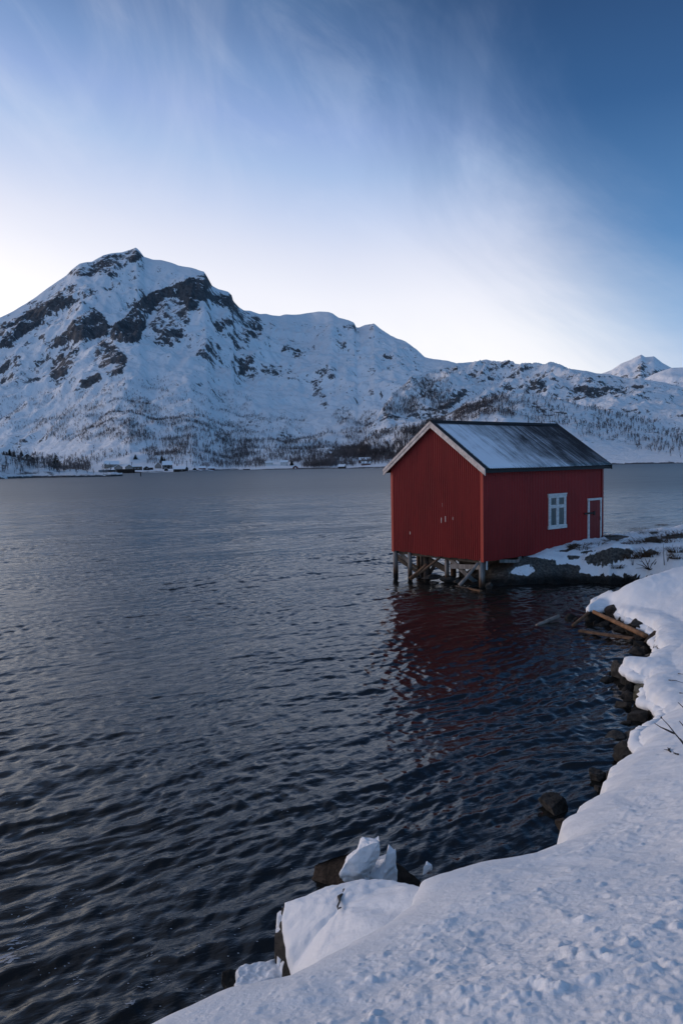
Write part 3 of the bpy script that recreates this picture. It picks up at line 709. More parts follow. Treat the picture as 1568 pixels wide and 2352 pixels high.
def corr(n_per, pitch, amp, length):
    n = int(round(length/pitch))*n_per
    xs = np.linspace(0, length, n+1); return xs, amp*np.sin(xs*2*math.pi/pitch)
RSL = (ZR-4.85)/(CW/2+OE)                                        # roof slope
def roof_z(y): return ZR-RSL*abs(y-CW/2)
def build_boathouse():
    root = empty('boathouse', (CX0, CY0, 0), YAW)
    tag(root, 'red corrugated boathouse with frosted black roof standing on timber posts over the water', 'boathouse')
    def sheet(name, xs, off, zlo, zhi, axis, mat, sign, par=root):
        V = []; 
        for x, o, a, b_2 in zip(xs, off, zlo, zhi):
            for z in (a, b_2): V.append((sign*-1*0+o, x, z) if axis == 'y' else (x, o, z))
        n = len(xs); Q = [(2*i, 2*i+2, 2*i+3, 2*i+1) for i in range(n-1)]
        return mesh_np(name, np.array(V), np.array(Q), mat, par, smooth=True)
    P = .108
    # front gable: lower sheets, and upper sheets lapped over them
    ys, o = corr(8, P, .024, CW); lap = 4.42
    top = np.array([roof_z(y)-.14 for y in ys])
    wob = .012*np.sin(ys*9)+.008*np.sin(ys*23)
    sheet('gable_wall', ys, -o, ZB+.02*np.sin(ys*1.7)+wob, np.minimum(top, lap+.0), 'y', M_RED, 1)
    k = top > lap-.06
    sheet('upper_gable_wall', ys[k], -o[k]-.010, np.full(k.sum(), lap-.06)+wob[k]*.5, top[k], 'y', M_RED, 1)
    sheet('rear_gable_wall', ys, o+CL, np.full(len(ys), 1.2), top, 'y', M_RED, 1)
    xs, o = corr(8, P, .011, CL)
    sheet('side_wall', xs, -o, np.full(len(xs), ZB-.02)+.01*np.sin(xs*6), np.full(len(xs), roof_z(0)-.10), 'x', M_RED, 1)
    sheet('far_side_wall', xs, o+CW, np.full(len(xs), ZB), np.full(len(xs), roof_z(CW)-.10), 'x', M_RED, 1)
    MB().box(.12, CL-.12, .12, CW-.12, ZB+.06, ZB+.22).build('floor', M_DARKW, root)
    for y, mm in ((0, M_REDB), (CW, M_REDB)):
        s = -1 if y == 0 else 1
        b = MB().box(-.035, .0, y+(-.035 if s < 0 else -.10), y+(.10 if s < 0 else .035), ZB-.03, roof_z(y)-.20 if y == 0 else 4.75)
        b.build('corner_board', mm, root)
    MB().box(CL-.10, CL+.03, -.034, -.004, ZB, roof_z(0)-.12).build('corner_board', M_REDDOOR, root)
    # roof: two corrugated slopes, ridge cap, eave boards
    xs, o = corr(8, .105, .014, CL+OG+OG2); xs = xs-OG
    for side in (0, 1):
        V = []; m_ = 10
        for x, oo in zip(xs, o):
            for j in range(m_+1):
                q = j/m_; y = CW/2 + (1 if side else -1)*(CW/2+OE)*q
                sag = -.035*math.sin(math.pi*(x+OG)/(CL+OG+OG2))*(1-q*.6)
                V.append((x, y, roof_z(y)+oo+.012+sag))
        n = len(xs)
        Q = gridq(n, m_+1)
        ro = mesh_np('roof' if side == 0 else 'roof', np.array(V), Q, M_ROOF, root)
        sm = ro.modifiers.new('thickness', 'SOLIDIFY'); sm.thickness = .012; sm.offset = -1
        if side == 0: first = ro
        # battens, rafters' dark underside
        b = MB()
        s = 1 if side else -1
        a0 = (CW/2+s*.02, roof_z(CW/2)-.03); a1 = (CW/2+s*(CW/2+OE-.02), roof_z(CW/2+s*(CW/2+OE-.02))-.03)
        b.hexa([(-OG+.03, a0[0], a0[1]-.09), (CL+OG2-.03, a0[0], a0[1]-.09), (CL+OG2-.03, a1[0], a1[1]-.06), (-OG+.03, a1[0], a1[1]-.06),
                (-OG+.03, a0[0], a0[1]-.02), (CL+OG2-.03, a0[0], a0[1]-.02), (CL+OG2-.03, a1[0], a1[1]-.02), (-OG+.03, a1[0], a1[1]-.02)])
        b.build('roof_board', M_FASCIA, root)
        y = CW/2+s*(CW/2+OE-.05)
        MB().box(-OG+.05, CL+OG2-.05, y-.02, y+.02, roof_z(y)-.20, roof_z(y)-.10).build('eave_board', M_FASCIA, root)
    b = MB()
    for s in (-1, 1):
        b.hexa([(-OG, CW/2, ZR+.035), (CL+OG2, CW/2, ZR+.035), (CL+OG2, CW/2+s*.17, roof_z(CW/2+.17)+.03), (-OG, CW/2+s*.17, roof_z(CW/2+.17)+.03),
                (-OG, CW/2, ZR+.05), (CL+OG2, CW/2, ZR+.05), (CL+OG2, CW/2+s*.17, roof_z(CW/2+.17)+.045), (-OG, CW/2+s*.17, roof_z(CW/2+.17)+.045)])
    b.build('ridge_cap', M_FASCIA, root)
    # barge boards: a wide lower board and a narrow cover board over it
    def barge(x0, x1, s, d0, d1, mat, ext=0.0):
        yc = CW/2; ye = CW/2+s*(CW/2+OE+ext)
        return MB().hexa([(x0, yc, ZR-d1), (x1, yc, ZR-d1), (x1, ye, roof_z(ye)-d1), (x0, ye, roof_z(ye)-d1),
                          (x0, yc, ZR-d0), (x1, yc, ZR-d0), (x1, ye, roof_z(ye)-d0), (x0, ye, roof_z(ye)-d0)]).build('bargeboard', mat, root)
    for s in (-1, 1):
        barge(-OG-.03, -OG, s, .10, .27, M_BARGE)
        barge(-OG-.055, -OG-.025, s, .0, .115, M_BARGE, .01)
        barge(-OG-.02, -OG+.10, s, -.035, .02, M_FASCIA)
        barge(CL+OG2, CL+OG2+.03, s, -.03, .20, M_FASCIA)
    # scraped paint marks on the gable
    for u, v, w, h in ((941.8,1224,.055,.16),(1013.4,1195,.05,.27),(1023,1192,.05,.32),(1040,1191,.035,.15),(1016,1160,.02,.2)):
        p = on_gable(u, v, 0); b = MB(); n = 7
        pts = [(p[1]+w*.5*math.cos(a)*random.uniform(.6, 1), p[2]+h*.5*math.sin(a)*random.uniform(.75, 1)) for a in [2*math.pi*i/11 for i in range(11)]]
        b.add([(-.020, y, z) for y, z in pts]+[(-.012, y, z) for y, z in pts], [tuple(range(11))]+[(i, i+11, (i+1) % 11+11, (i+1) % 11) for i in range(11)])
        b.build('bare_patch', M_PATCH, root)
    # window
    wa, wb, wt, wm = 4.2347, 5.4847, 3.641, 2.1284
    fr = MB(); t = .13
    fr.box(wa, wa+t, -.06, .0, wm+t+.02, wt-t); fr.box(wb-t, wb, -.06, .0, wm+t+.02, wt-t)
    fr.box(wa-.03, wb+.03, -.065, .0, wt-t, wt); fr.box(wa-.03, wb+.03, -.08, .0, wm, wm+t+.02); fr.box(wa-.05, wb+.05, -.09, 0, wt, wt+.035)
    win = fr.build('window', M_WHITE, root, bevel=.006)
    mid = (wa+wb)/2; tz = wt-.53
    mu = MB().box(mid-.075, mid+.075, -.058, -.038, wm+t+.02, wt-t); mu.box(wa+t, mid-.075, -.055, -.038, tz-.045, tz+.045); mu.box(mid+.075, wb-t, -.055, -.038, tz-.045, tz+.045)
    for x0, x1 in ((wa+t, mid-.075), (mid+.075, wb-t)):
        for z0, z1 in ((wm+t+.02, tz-.045), (tz+.045, wt-t)):
            w_ = .028
            mu.box(x0, x0+w_, -.050, -.038, z0, z1); mu.box(x1-w_, x1, -.050, -.038, z0, z1); mu.box(x0+w_, x1-w_, -.050, -.038, z0, z0+w_); mu.box(x0+w_, x1-w_, -.050, -.038, z1-w_, z1)
    mu.build('glazing_bar', M_WHITE, win)
    MB().add([(wa+t, -.036, wm+t), (wb-t, -.036, wm+t), (wb-t, -.036, wt-t), (wa+t, -.036, wt-t)], [(0, 1, 2, 3)]).build('pane', M_GLASS, win)
    for x0, x1 in ((wa+t, mid-.10), (mid+.10, wb-t)):
        V = []; n = 40
        for i in range(n+1):
            x = x0+(x1-x0)*i/n
            for z in (wm+t, wt-t):
                pinch = .10*max(0, 1-abs(z-wm-.5)/1) if z < 0 else 0
                V.append((x, -.022+.005*math.sin(i*1.35)+.003*math.sin(i*.6), z))
        mesh_np('curtain', np.array(V), np.array([(2*i, 2*i+2, 2*i+3, 2*i+1) for i in range(n)]), M_CURTAIN, win)
    # door
    da, db, dt, dm = 7.1856, 8.2572, 3.3409, 1.4069; t = .10
    b = MB()
    for i in range(6):
        x0 = da+t+(db-da-2*t)*i/6; x1 = da+t+(db-da-2*t)*(i+1)/6
        b.box(x0+.004, x1-.004, -.035, .0, dm+.05, dt-t)
    door = b.build('door', M_REDDOOR, root, bevel=.004)
    fr = MB().box(da, da+t, -.06, 0, dm, dt-t).box(db-t, db, -.06, 0, dm, dt-t).box(da-.02, db+.02, -.065, 0, dt-t, dt)
    fr.build('door_frame', M_WHITE, door, bevel=.005)
    MB().box(da-.32, da+.48, -.075, -.055, dm+1.22, dm+1.30).build('latch_bar', M_IRON, door)
    MB().box(da+.40, da+.50, -.09, -.05, dm+1.16, dm+1.34).build('padlock', M_IRON, door)
    MB().tube([(db-t-.07, -.035, dm+.92), (db-t-.07, -.09, dm+.92), (db-t-.07, -.09, dm+1.06), (db-t-.07, -.035, dm+1.06)], .012, 6).build('handle', M_IRON, door)
    MB().box(da-.05, db+.08, -.42, -.02, dm-.22, dm-.03).build('door_step', M_GREYW, root, bevel=.01)
    # posts: (pixel column, foot row, distance behind the gable, radius, material)
    for u, v, x, r_, mt in [(908.6,1323,.12,.118,M_POST),(941.5,1327,.14,.10,M_POST),(961,1322,1.6,.10,M_BROWNW),(969,1324,1.2,.085,M_POST),(979.8,1324,.8,.155,M_DARKW),(1026,1323,.5,.095,M_POST),(1040.6,1320,2.2,.13,M_BROWNW),
                            (1061,1318,2.4,.15,M_DARKW),(1088,1316,2.6,.12,M_DARKW),(1106.3,1352,.12,.125,M_POST)]:
        p = on_gable(u, v, x); y = p[1]
        MB().tube([(x, y, -.7), (x, y, .4), (x+.01, y+.01, ZB+.1)], [r_*1.04, r_, r_*.95], 10, .10, int(u)).build('post', mt, root, smooth=True)
    MB().box(.20, .28, .02, .05, .78, ZB+.05).build('post', M_WHITE, root)
    MB().box(2.26, 2.44, .02, .18, .55, ZB+.05).build('post', M_GREYW, root)
    def br(a, b_2, x, w, h, mat, x2=None):
        p = on_gable(*a, x); q = on_gable(*b_2, x if x2 is None else x2)
        MB().beam(p, q, w, h).build('brace', mat, root)
    g = lambda x, y: (861.2+x*.25632, 1234.4+y*.25632)
    br(g(215,125), g(318,240), .30, .05, .16, M_GREYW); br(g(200,160), g(385,275), .9, .05, .12, M_DARKW); br(g(200,190), g(375,305), .5, .06, .15, M_DARKW)
    br(g(660,180), g(835,350), .34, .06, .18, M_GREYW, .34); br(g(830,345), g(905,405), .30, .06, .18, M_GREYW, .9)
    br(g(672,258), g(932,266), .22, .05, .19, M_GREYW); br(g(480,200), g(640,292), .8, .10, .24, M_DARKW); br(g(540,235), g(485,325), .9, .08, .14, M_DARKW)
    br(g(740,195), g(880,250), 1.6, .08, .16, M_DARKW); br(g(340,145), g(520,160), 1.5, .14, .2, M_DARKW)
    MB().beam((2.3, .06, 1.1), (1.75, .08, .05), .06, .17, (0,1,0)).build('brace', M_GREYW, root)
    MB().beam((1.05, .05, 1.06), (2.26, .05, .93), .05, .13).build('brace', M_GREYW, root)
    for x in (.25, 2.3, 4.4):
        MB().box(x-.08, x+.08, .05, CW-.05, ZB-.12, ZB+.055).build('floor_beam', M_DARKW, root)
    return root
BOAT = build_boathouse()
def boat_world(p): return cab(*p)

def wood_thing(name, cat, label, group, shape, mat):
    o = shape.build(name, mat, None, smooth=True); return tag(o, label, cat, group)
def pole(u0, v0, x0, u1, v1, x1, r_, n=8, seed=0):
    a = boat_world(on_gable(u0, v0, x0)); b = boat_world(on_gable(u1, v1, x1))
    d = (b-a)
    pts = [a+d*q+np.array([0, 0, -.03*math.sin(q*3.1)]) for q in np.linspace(0, 1, 7)]
    return MB().tube(pts, [r_*(1.05-.25*q) for q in np.linspace(1, 0, 7)], n, .12, seed)
g = lambda x, y: (861.2+x*.25632, 1234.4+y*.25632)
GP = 'poles and planks left leaning under the boathouse'
wood_thing('leaning_pole', 'pole', 'long grey brown pole leaning from the gable bottom down left to the water', GP, pole(*g(585,176), -.06, *g(316,376), -.75, .06, seed=1), M_BROWNW)
wood_thing('leaning_pole', 'pole', 'short orange pole with bare end just left of the long leaning pole', GP, pole(*g(458,238), -.30, *g(306,368), -.95, .055, seed=2), M_ORANGEW)
wood_thing('leaning_pole', 'pole', 'grey weathered pole crossing the pale brace beside the front corner post', GP, pole(*g(922,225), -.03, *g(752,430), -.75, .075, seed=3), M_GREYW)
def flat_plank(u0, v0, u1, v1, w, h, z0=.05, z1=.05, grid=6):
    return MB().beam(at_z(u0, v0, z0), at_z(u1, v1, z1), w, h)
tag(flat_plank(*g(825,455), *g(948,480), .14, .06, .06, .06).build('driftwood_plank', M_ORANGEW, bevel=.01), 'orange brown plank lying in the water against the front corner post', 'plank', GP)
tag(flat_plank(*g(725,434), *g(832,456), .10, .05, .05, .05).build('driftwood_plank', M_DARKW, bevel=.01), 'dark wet plank in the water left of the orange plank', 'plank', GP)
# driftwood in the little cove
O2 = lambda x, y: (1148.3+x*.26767, 1177+y*.26767)
GD = 'driftwood in the cove beside the snow bank'
def log(p0, z0, p1, z1, r0, r1, seed):
    a = at_z(*O2(*p0), z0); b = at_z(*O2(*p1), z1)
    return MB().tube([a+(b-a)*q for q in np.linspace(0, 1, 9)], [r0+(r1-r0)*q for q in np.linspace(0, 1, 9)], 9, .14, seed)
tag(log((800,852), .36, (1250,1062), .20, .060, .075, 5).build('driftwood_log', M_ORANGEW, smooth=True), 'longest bright orange log lying across the cove below the snow lip', 'log', GD)
tag(log((803,822), .38, (622,972), .02, .05, .05, 6).build('driftwood_log', M_BROWNW, smooth=True), 'dark brown log sloping down left from the top of the orange log', 'log', GD)
tag(MB().beam(at_z(*O2(675,1014), .04), at_z(*O2(1142,1082), .07), .15, .07).build('driftwood_log', M_BROWNW, bevel=.01), 'thin brown plank floating level in front of the orange log', 'log', GD)
tag(log((498,893), .12, (310,970), -.03, .08, .05, 8).build('driftwood_log', M_GREYW, smooth=True), 'short grey stick poking out of the weedy water, farthest left in the cove', 'log', GD)

# ------------------------------------------------------------------ boulders
M_BOULD = m_rock('grey_wet_rock', (.020,.020,.020), (.075,.070,.064), scale=5)
M_BOULDB = m_rock('brown_shore_rock', (.024,.019,.016), (.090,.070,.055), scale=5)
M_BROWNROCK = m_rock('dark_brown_wet_rock', (.018,.013,.010), (.060,.043,.033), scale=6)
M_WET = m_rock('dark_wet_stone', (.009,.009,.009), (.040,.037,.034), scale=6)
M_BOULDM = m_rock('mossy_pale_rock', (.05,.047,.028), (.19,.17,.125), scale=5)
def rock_shape(sx, sy, sz, seed, sub=5, cuts=13, rough=.05):
    bm = bmesh.new(); bmesh.ops.create_icosphere(bm, subdivisions=sub, radius=1)
    P = np.array([v.co[:] for v in bm.verts]); Fc = np.array([[v.index for v in f.verts] for f in bm.faces]); bm.free()
    rg = np.random.default_rng(seed)
    for i in range(cuts):
        n = rg.normal(size=3); n /= np.linalg.norm(n); c = rg.uniform(.42, .80)
        P -= np.clip(P@n-c, 0, None)[:, None]*n
    nz = fbm(P[:, 0]*1.6+seed, P[:, 1]*1.6+P[:, 2]*1.1, seed, 4)
    P *= (1+rough*2*nz+.025*fbm(P[:, 0]*6+P[:, 2]*4, P[:, 1]*6-P[:, 2]*3, seed+5, 3))[:, None]
    P /= np.abs(P).max(0)
    return P*np.array([sx, sy, sz]), Fc
def boulder(label, u0, u1, v0, v1, mat, seed, z=-.15, depth=1., group='boulders along the water edge', rz=None, base=None, name='boulder', dz=0):
    """rock filling the given pixel box, sitting at height z"""
    c = at_z((u0+u1)/2, v1, z); y = c[1]
    c = at_y((u0+u1)/2, (v0+v1)/2, y*1.0); k = math.sqrt(c[0]**2+c[1]**2+(CAMH-c[2])**2)/F_PX
    sx = (u1-u0)/2*k*.98; sz = max((v1-v0)/2*k*1.0, .05); sy = sx*depth
    P, Fc = rock_shape(sx, sy, sz, seed)
    a = rz if rz is not None else -math.atan2(c[0], c[1]); ca, sa = math.cos(a), math.sin(a)
    P = np.stack([P[:, 0]*ca-P[:, 1]*sa, P[:, 0]*sa+P[:, 1]*ca, P[:, 2]], -1)
    top = at_y((u0+u1)/2, (v0+v1)/2, y)
    o = mesh_np(name, P, Fc, mat); o.location = (top[0], top[1]+sy*.3, top[2]+dz)
    return tag(o, label, 'boulder', group)
D2 = lambda x0, x1, y0, y1: (1205.7+x0*.23105, 1205.7+x1*.23105, 1435.4+y0*.23105, 1435.4+y1*.23105)
boulder('dark grey boulder under the pointed tongue of snow', *D2(878,1125,365,585), M_BOULD, 3)
boulder('olive brown boulder wedged right of the dark boulder under the snow tongue', *D2(1095,1260,415,585), M_BOULDB, 4, .1)
boulder('pale mossy boulder with a lit face, the lightest rock on the shore', *D2(1065,1240,605,870), M_BOULDM, 5)
boulder('black hollowed rock in the shadow right of the pale mossy boulder', *D2(1190,1400,700,920), M_BOULD, 25, -.05)
boulder('rough grey boulder half under the snow above the bare twigs', *D2(985,1235,1030,1215), M_BOULD, 6)
boulder('low wet rock barely breaking the water left of the rough grey boulder', *D2(760,1010,1085,1190), M_BOULD, 7, -.12)
boulder('small upright grey boulder at a notch in the snow edge', *D2(632,805,1452,1640), M_BOULD, 8)
boulder('large dark slab with a pale pointed left corner in the water', *D2(150,420,1715,1960), M_BOULD, 9)
boulder('small pitted stone tucked under the snow just below the dark slab', *D2(305,425,1935,2075), M_BOULDB, 10, .2)
boulder('brown boulder beneath the puffy snow lump at the end of the orange log', *D2(1190,1420,50,270), M_BOULDB, 11)
boulder('dark grey rock under the snow lip above the orange log', 1392, 1448, 1388, 1440, M_BOULDB, 12)
boulder('black rock ledge under the snow between orange log and brown boulder', 1436, 1520, 1418, 1470, M_BOULD, 13)
boulder('wide black rock below the first snow lip right of the cove', 1355, 1400, 1380, 1420, M_BOULD, 14)
boulder('broad brown rock in the water behind the two upright snow blocks', 722, 1004, 1966, 2110, M_BROWNROCK, 15, -.3, .6)
boulder('dark rock in the water beside the low snow slab', 511, 553, 2237, 2276, M_BOULD, 18, .6, .9)
GR_ = 'rubble stones under the boathouse'
Gb = lambda x0, x1, y0, y1: (861.2+x0*.25632, 861.2+x1*.25632, 1234.4+y0*.25632, 1234.4+y1*.25632)
for lab, q, sd, mt in [('wide flat grey stone under the gable, left of the middle post', (405,600,332,400), 21, M_BOULD), ('tilted grey stone under the gable, right of the middle post', (575,730,340,410), 22, M_BOULD), ('rounded dark stone left of the crossing poles', (700,800,372,435), 23, M_BOULD),
                   ('pale rough stone behind the crossing poles', (850,935,350,420), 24, M_BOULDB), ('low dark stone at the waterline below the wide flat stone', (480,600,392,425), 26, M_BOULD), ('dark stone just right of the front corner post', (985,1060,400,485), 27, M_BOULD),
                   ('dark angular stone behind the front corner post', (975,1090,300,420), 28, M_BOULD), ('small stone at the foot of the leaning poles', (355,420,345,378), 29, M_BOULD)]:
    boulder(lab, *Gb(*q), mt, sd, -.05, .8, GR_)

def rubble():
    rg = np.random.default_rng(61); C = np.array([at_z(u, v, z) for u, v, z in BANK]); a = 19; b = len(BANK)-6
    S = C[a:b]; L = np.r_[0, np.cumsum(np.linalg.norm(np.diff(S[:, :2], axis=0), axis=1))]
    protos = []
    for i in range(10):
        P, Fc = rock_shape(1, rg.uniform(.6, 1), rg.uniform(.5, .85), 200+i, sub=4); o = mesh_np('shore_stone', P, Fc, M_WET); protos.append(o)
    n = 54
    for i in range(n):
        q = L[-1]*(i+rg.random())/n; p = np.array([np.interp(q, L, S[:, k]) for k in range(3)])
        t2 = np.array([np.interp(min(q+.3, L[-1]), L, S[:, k]) for k in range(2)])-np.array([np.interp(max(q-.3, 0), L, S[:, k]) for k in range(2)])
        t2 /= np.linalg.norm(t2)+1e-9; nr = np.array([-t2[1], t2[0]])
        off = rg.uniform(.10, .75); s = rg.uniform(.10, .30)*(1 if rg.random() < .8 else 1.5)
        xy = p[:2]+nr*off; z = max(-.06, (p[2]-.32)*(1-off/.8)*rg.uniform(.3, .8))-s*.3
        o = protos[i % 10] if i < 10 else protos[i % 10].copy()
        if i >= 10: COL.objects.link(o)
        o.location = (xy[0], xy[1], z); o.rotation_euler = (rg.uniform(-.4, .4), rg.uniform(-.4, .4), rg.uniform(0, 6.28)); o.scale = (s, s, s)
        tag(o, 'small dark wet stone in the rubble below the edge of the snow bank', 'stone', 'rubble stones below the snow bank')
rubble()

# big boulder wearing a sloping cap of snow, left of the bank
def snow_block():
    base = at_z(800, 2130, 1.75); root = empty('snow_capped_boulder', (base[0], base[1], 0))
    tag(root, 'large dark boulder wearing a thick sloping cap of snow, icicled on its left face', 'boulder')
    # plan outline of the top, traced from far left corner clockwise, with heights
    edge = [(648,2068,1.84),(690,2056,1.88),(735,2042,1.92),(785,2027,1.96),(830,2020,2.0),(880,2017,2.04),(925,2027,2.08),(1000,2040,2.3),(1010,2100,2.3),(900,2150,2.25),(800,2190,2.1),(720,2225,1.95),(668,2232,1.66),(655,2190,1.72),(650,2140,1.76),(645,2100,1.80)]
    E = np.array([at_z(u, v, z) for u, v, z in edge]); c = E.mean(0)
    n = 120; tt = np.linspace(0, len(E), n, endpoint=False); Ec = np.vstack([E, E[:1]])
    ring = np.array([[np.interp(t, range(len(Ec)), Ec[:, k]) for k in range(3)] for t in tt])
    ang = np.arange(n)
    def lay(s, drop, noise, seed):
        p = c+(ring-c)*s; out = p.copy(); q = fbm(p[:, 0]*5, p[:, 1]*5, seed, 3)
        nrm = (ring-c); nrm = nrm/np.linalg.norm(nrm[:, :2], axis=1)[:, None]
        out[:, :2] += nrm[:, :2]*(noise*q)[:, None]; out[:, 2] -= drop; return out
    lw = sstep(.1, .45, -(ring[:, 0]-c[0]))[:, None]
    # snow cap: rings from the centre to a rounded overhanging rim
    L = []
    for s in np.linspace(.02, .97, 26):
        p = lay(s*(1-.045*lw), 0, 0, 81); dome = .05*(1-s**2); p[:, 2] += dome + .03*fbm(p[:, 0]*3, p[:, 1]*3, 82, 3) + .012*fbm(p[:, 0]*14, p[:, 1]*14, 83, 2)
        # a step in the snow crossing the cap
        L.append(p)
    L += [lay(a*(1-.045*lw), b, n_, 84) for a, b, n_ in ((1.0, .015, .02), (1.01, .05, .03), (1.0, .10, .04), (.96, .16, .05), (.9, .2, .05))]
    off = np.array([base[0], base[1], 0])
    V = np.array(L)-off
    mesh_np('snow_cap', V.reshape(-1, 3), gridq(n, len(L), True)[:, ::-1] if False else gridq_ring(len(L), n), M_SNOW, root)
    L = []
    for k, s in enumerate(np.linspace(.985, .82, 16)):
        p = lay(s+.03+.03*min(k, 2)*lw, .07+k*.13, .10, 90+k//5); L.append(p)
        p[:, 2] += .05*fbm(p[:, 0]*6, p[:, 1]*6+k*.4, 95, 3)
    L = [np.repeat(c[None], n, 0)-[0, 0, .12]]+L
    mesh_np('rock', np.array(L).reshape(-1, 3)-off, gridq_ring(len(L), n), M_BOULD, root)
    # bare rock edge showing through the cap
    for P in ([(798,2043),(806,2041),(800,2049),(785,2055),(779,2068),(777,2090),(775,2060),(785,2046)], ):
        pass
    fz = MB()
    pts = [at_z(u, v, 1.972+.013*i) for i, (u, v) in enumerate([(812,2041),(803,2043),(792,2047),(786,2055),(779,2060),(780,2070),(775,2082),(776,2090)])]
    mesh_np('rock_edge', *tube_np(pts, [.004,.014,.020,.012,.014,.006,.007,.002], off), M_BOULD, root)
    for i, (u, v, z, l) in enumerate([(652,2100,1.72,.22),(651,2135,1.68,.30),(655,2165,1.66,.36),(652,2195,1.6,.3),(660,2215,1.6,.25),(668,2230,1.58,.2)]):
        a = at_z(u, v, z)-off
        MB().tube([a, a+np.array([-.02, 0, -l*.5]), a+np.array([-.01, -.01, -l])], [.055, .04, .006], 8, .3, i).build('icicle', M_SNOW, root, smooth=True)
def gridq_ring(nl, n):
    i = np.arange(nl*n).reshape(nl, n); j = np.roll(i, -1, 1)
    return np.stack([i[:-1], i[1:], j[1:], j[:-1]], -1).reshape(-1, 4)
def tube_np(pts, rad, off):
    b = MB().tube([p-off for p in pts], rad, 10, .3, 3)
    f = [q for q in b.f if len(q) == 4]
    return np.array(b.v), np.array(f)
snow_block()

# broken blocks of snow
def snow_chunk(name, label, outline, dist, thick, seed, group, lean=.25):
    P = np.array([at_y(u, v, dist) for u, v in outline]); c = P.mean(0); n = len(P)
    bm = bmesh.new()
    fr = [bm.verts.new(p-c) for p in P]
    bk = [bm.verts.new((p-c)*.80+np.array([.03, thick, -.04*(i % 3)])) for i, p in enumerate(P)]
    cf = bm.verts.new((-.04, -thick*.22, -.06)); cb = bm.verts.new((.03, thick*1.15, 0))
    for i in range(n):
        j = (i+1) % n
        bm.faces.new((fr[i], fr[j], cf)); bm.faces.new((bk[j], bk[i], cb)); bm.faces.new((fr[j], fr[i], bk[i], bk[j]))
    bmesh.ops.recalc_face_normals(bm, faces=bm.faces)
    bmesh.ops.triangulate(bm, faces=bm.faces)
    for _ in range(4): bmesh.ops.subdivide_edges(bm, edges=[e for e in bm.edges if e.calc_length() > .035], cuts=1, use_grid_fill=False); bmesh.ops.triangulate(bm, faces=[f for f in bm.faces if len(f.verts) > 3])
    bm.normal_update()
    co = np.array([v.co[:] for v in bm.verts]); no = np.array([v.normal[:] for v in bm.verts])
    q = .010*fbm(co[:, 0]*5+co[:, 1]*3+seed, co[:, 2]*5-co[:, 1]*4, seed, 3)+.014*fbm(co[:, 0]*18+co[:, 1]*11, co[:, 2]*18+seed, seed+3, 2)
    for v, a in zip(bm.verts, co+no*q[:, None]): v.co = a
    bmesh.ops.smooth_vert(bm, verts=bm.verts, factor=.03, use_axis_x=True, use_axis_y=True, use_axis_z=True)
    me = bpy.data.meshes.new(name); bm.to_mesh(me); bm.free(); me.materials.append(M_SNOW)
    me.polygons.foreach_set('use_smooth', [True]*len(me.polygons)); me.set_sharp_from_angle(angle=R(28))
    o = bpy.data.objects.new(name, me); COL.objects.link(o); o.location = c
    return tag(o, label, 'snow block', group)
GS = 'broken blocks of snow'
Zc_ = lambda *P: zs(P, 516.7, 1894.7, .32955)
yb = at_z(850, 2020, 1.6)[1]+.25
snow_chunk('snow_block', 'tall pointed block of snow standing on edge behind the snow capped boulder', Zc_((797,350),(835,275),(890,215),(935,168),(1000,142),(1068,122),(1080,160),(1068,225),(1045,275),(1010,340),(1000,400),(900,420),(830,400)), yb, .28, 5, GS)
snow_chunk('snow_block', 'smaller wedge of snow with a pale tip, right of the tall pointed block', Zc_((1005,355),(1060,315),(1110,268),(1128,205),(1155,200),(1186,198),(1190,250),(1182,300),(1200,350),(1195,420),(1100,430),(1000,410)), yb+.1, .25, 6, GS)
snow_chunk('snow_block', 'tiny lump of snow on the brown rock at the edge of the bank', Zc_((1385,285),(1410,275),(1432,290),(1425,320),(1378,325)), at_z(980,2000,1.6)[1], .08, 7, GS)
def slab():
    E = np.array([at_z(u, v, 1.55) for u, v in [(543,2226),(552,2217),(580,2212),(610,2207),(634,2200),(652,2202),(660,2240),(620,2262),(560,2275),(535,2262),(546,2246),(546,2236)]]); c = E.mean(0)
    n = 90; Ec = np.vstack([E, E[:1]]); tt = np.linspace(0, len(E), n, endpoint=False)
    ring = np.array([[np.interp(t, range(len(Ec)), Ec[:, k]) for k in range(3)] for t in tt]); L = []
    for s, dz in [(s, 0) for s in np.linspace(.02, .95, 22)]+[(1, -.02), (1.01, -.06), (.99, -.12), (.93, -.17)]:
        p = c+(ring-c)*s; p[:, 2] += dz+.02*fbm(p[:, 0]*6, p[:, 1]*6, 5, 3)+.012*fbm(p[:, 0]*20, p[:, 1]*20, 6, 2); 
        if dz < 0: p[:, :2] += (.02*fbm(p[:, 0]*9, p[:, 1]*9, 7, 2))[:, None]
        L.append(p-c)
    o = mesh_np('snow_slab', np.array(L).reshape(-1, 3), gridq_ring(len(L), n), M_SNOW); o.location = c
    tag(o, 'low flat slab of snow jutting over the water left of the snow capped boulder', 'snow block', GS)
    P, Fc = rock_shape(.38, .30, .42, 47); o = mesh_np('boulder', P, Fc, M_BOULD); o.location = c-np.array([-.06, .02, .64])
    tag(o, 'dark rock carrying the low flat slab of snow', 'boulder', 'boulders along the water edge')
slab()

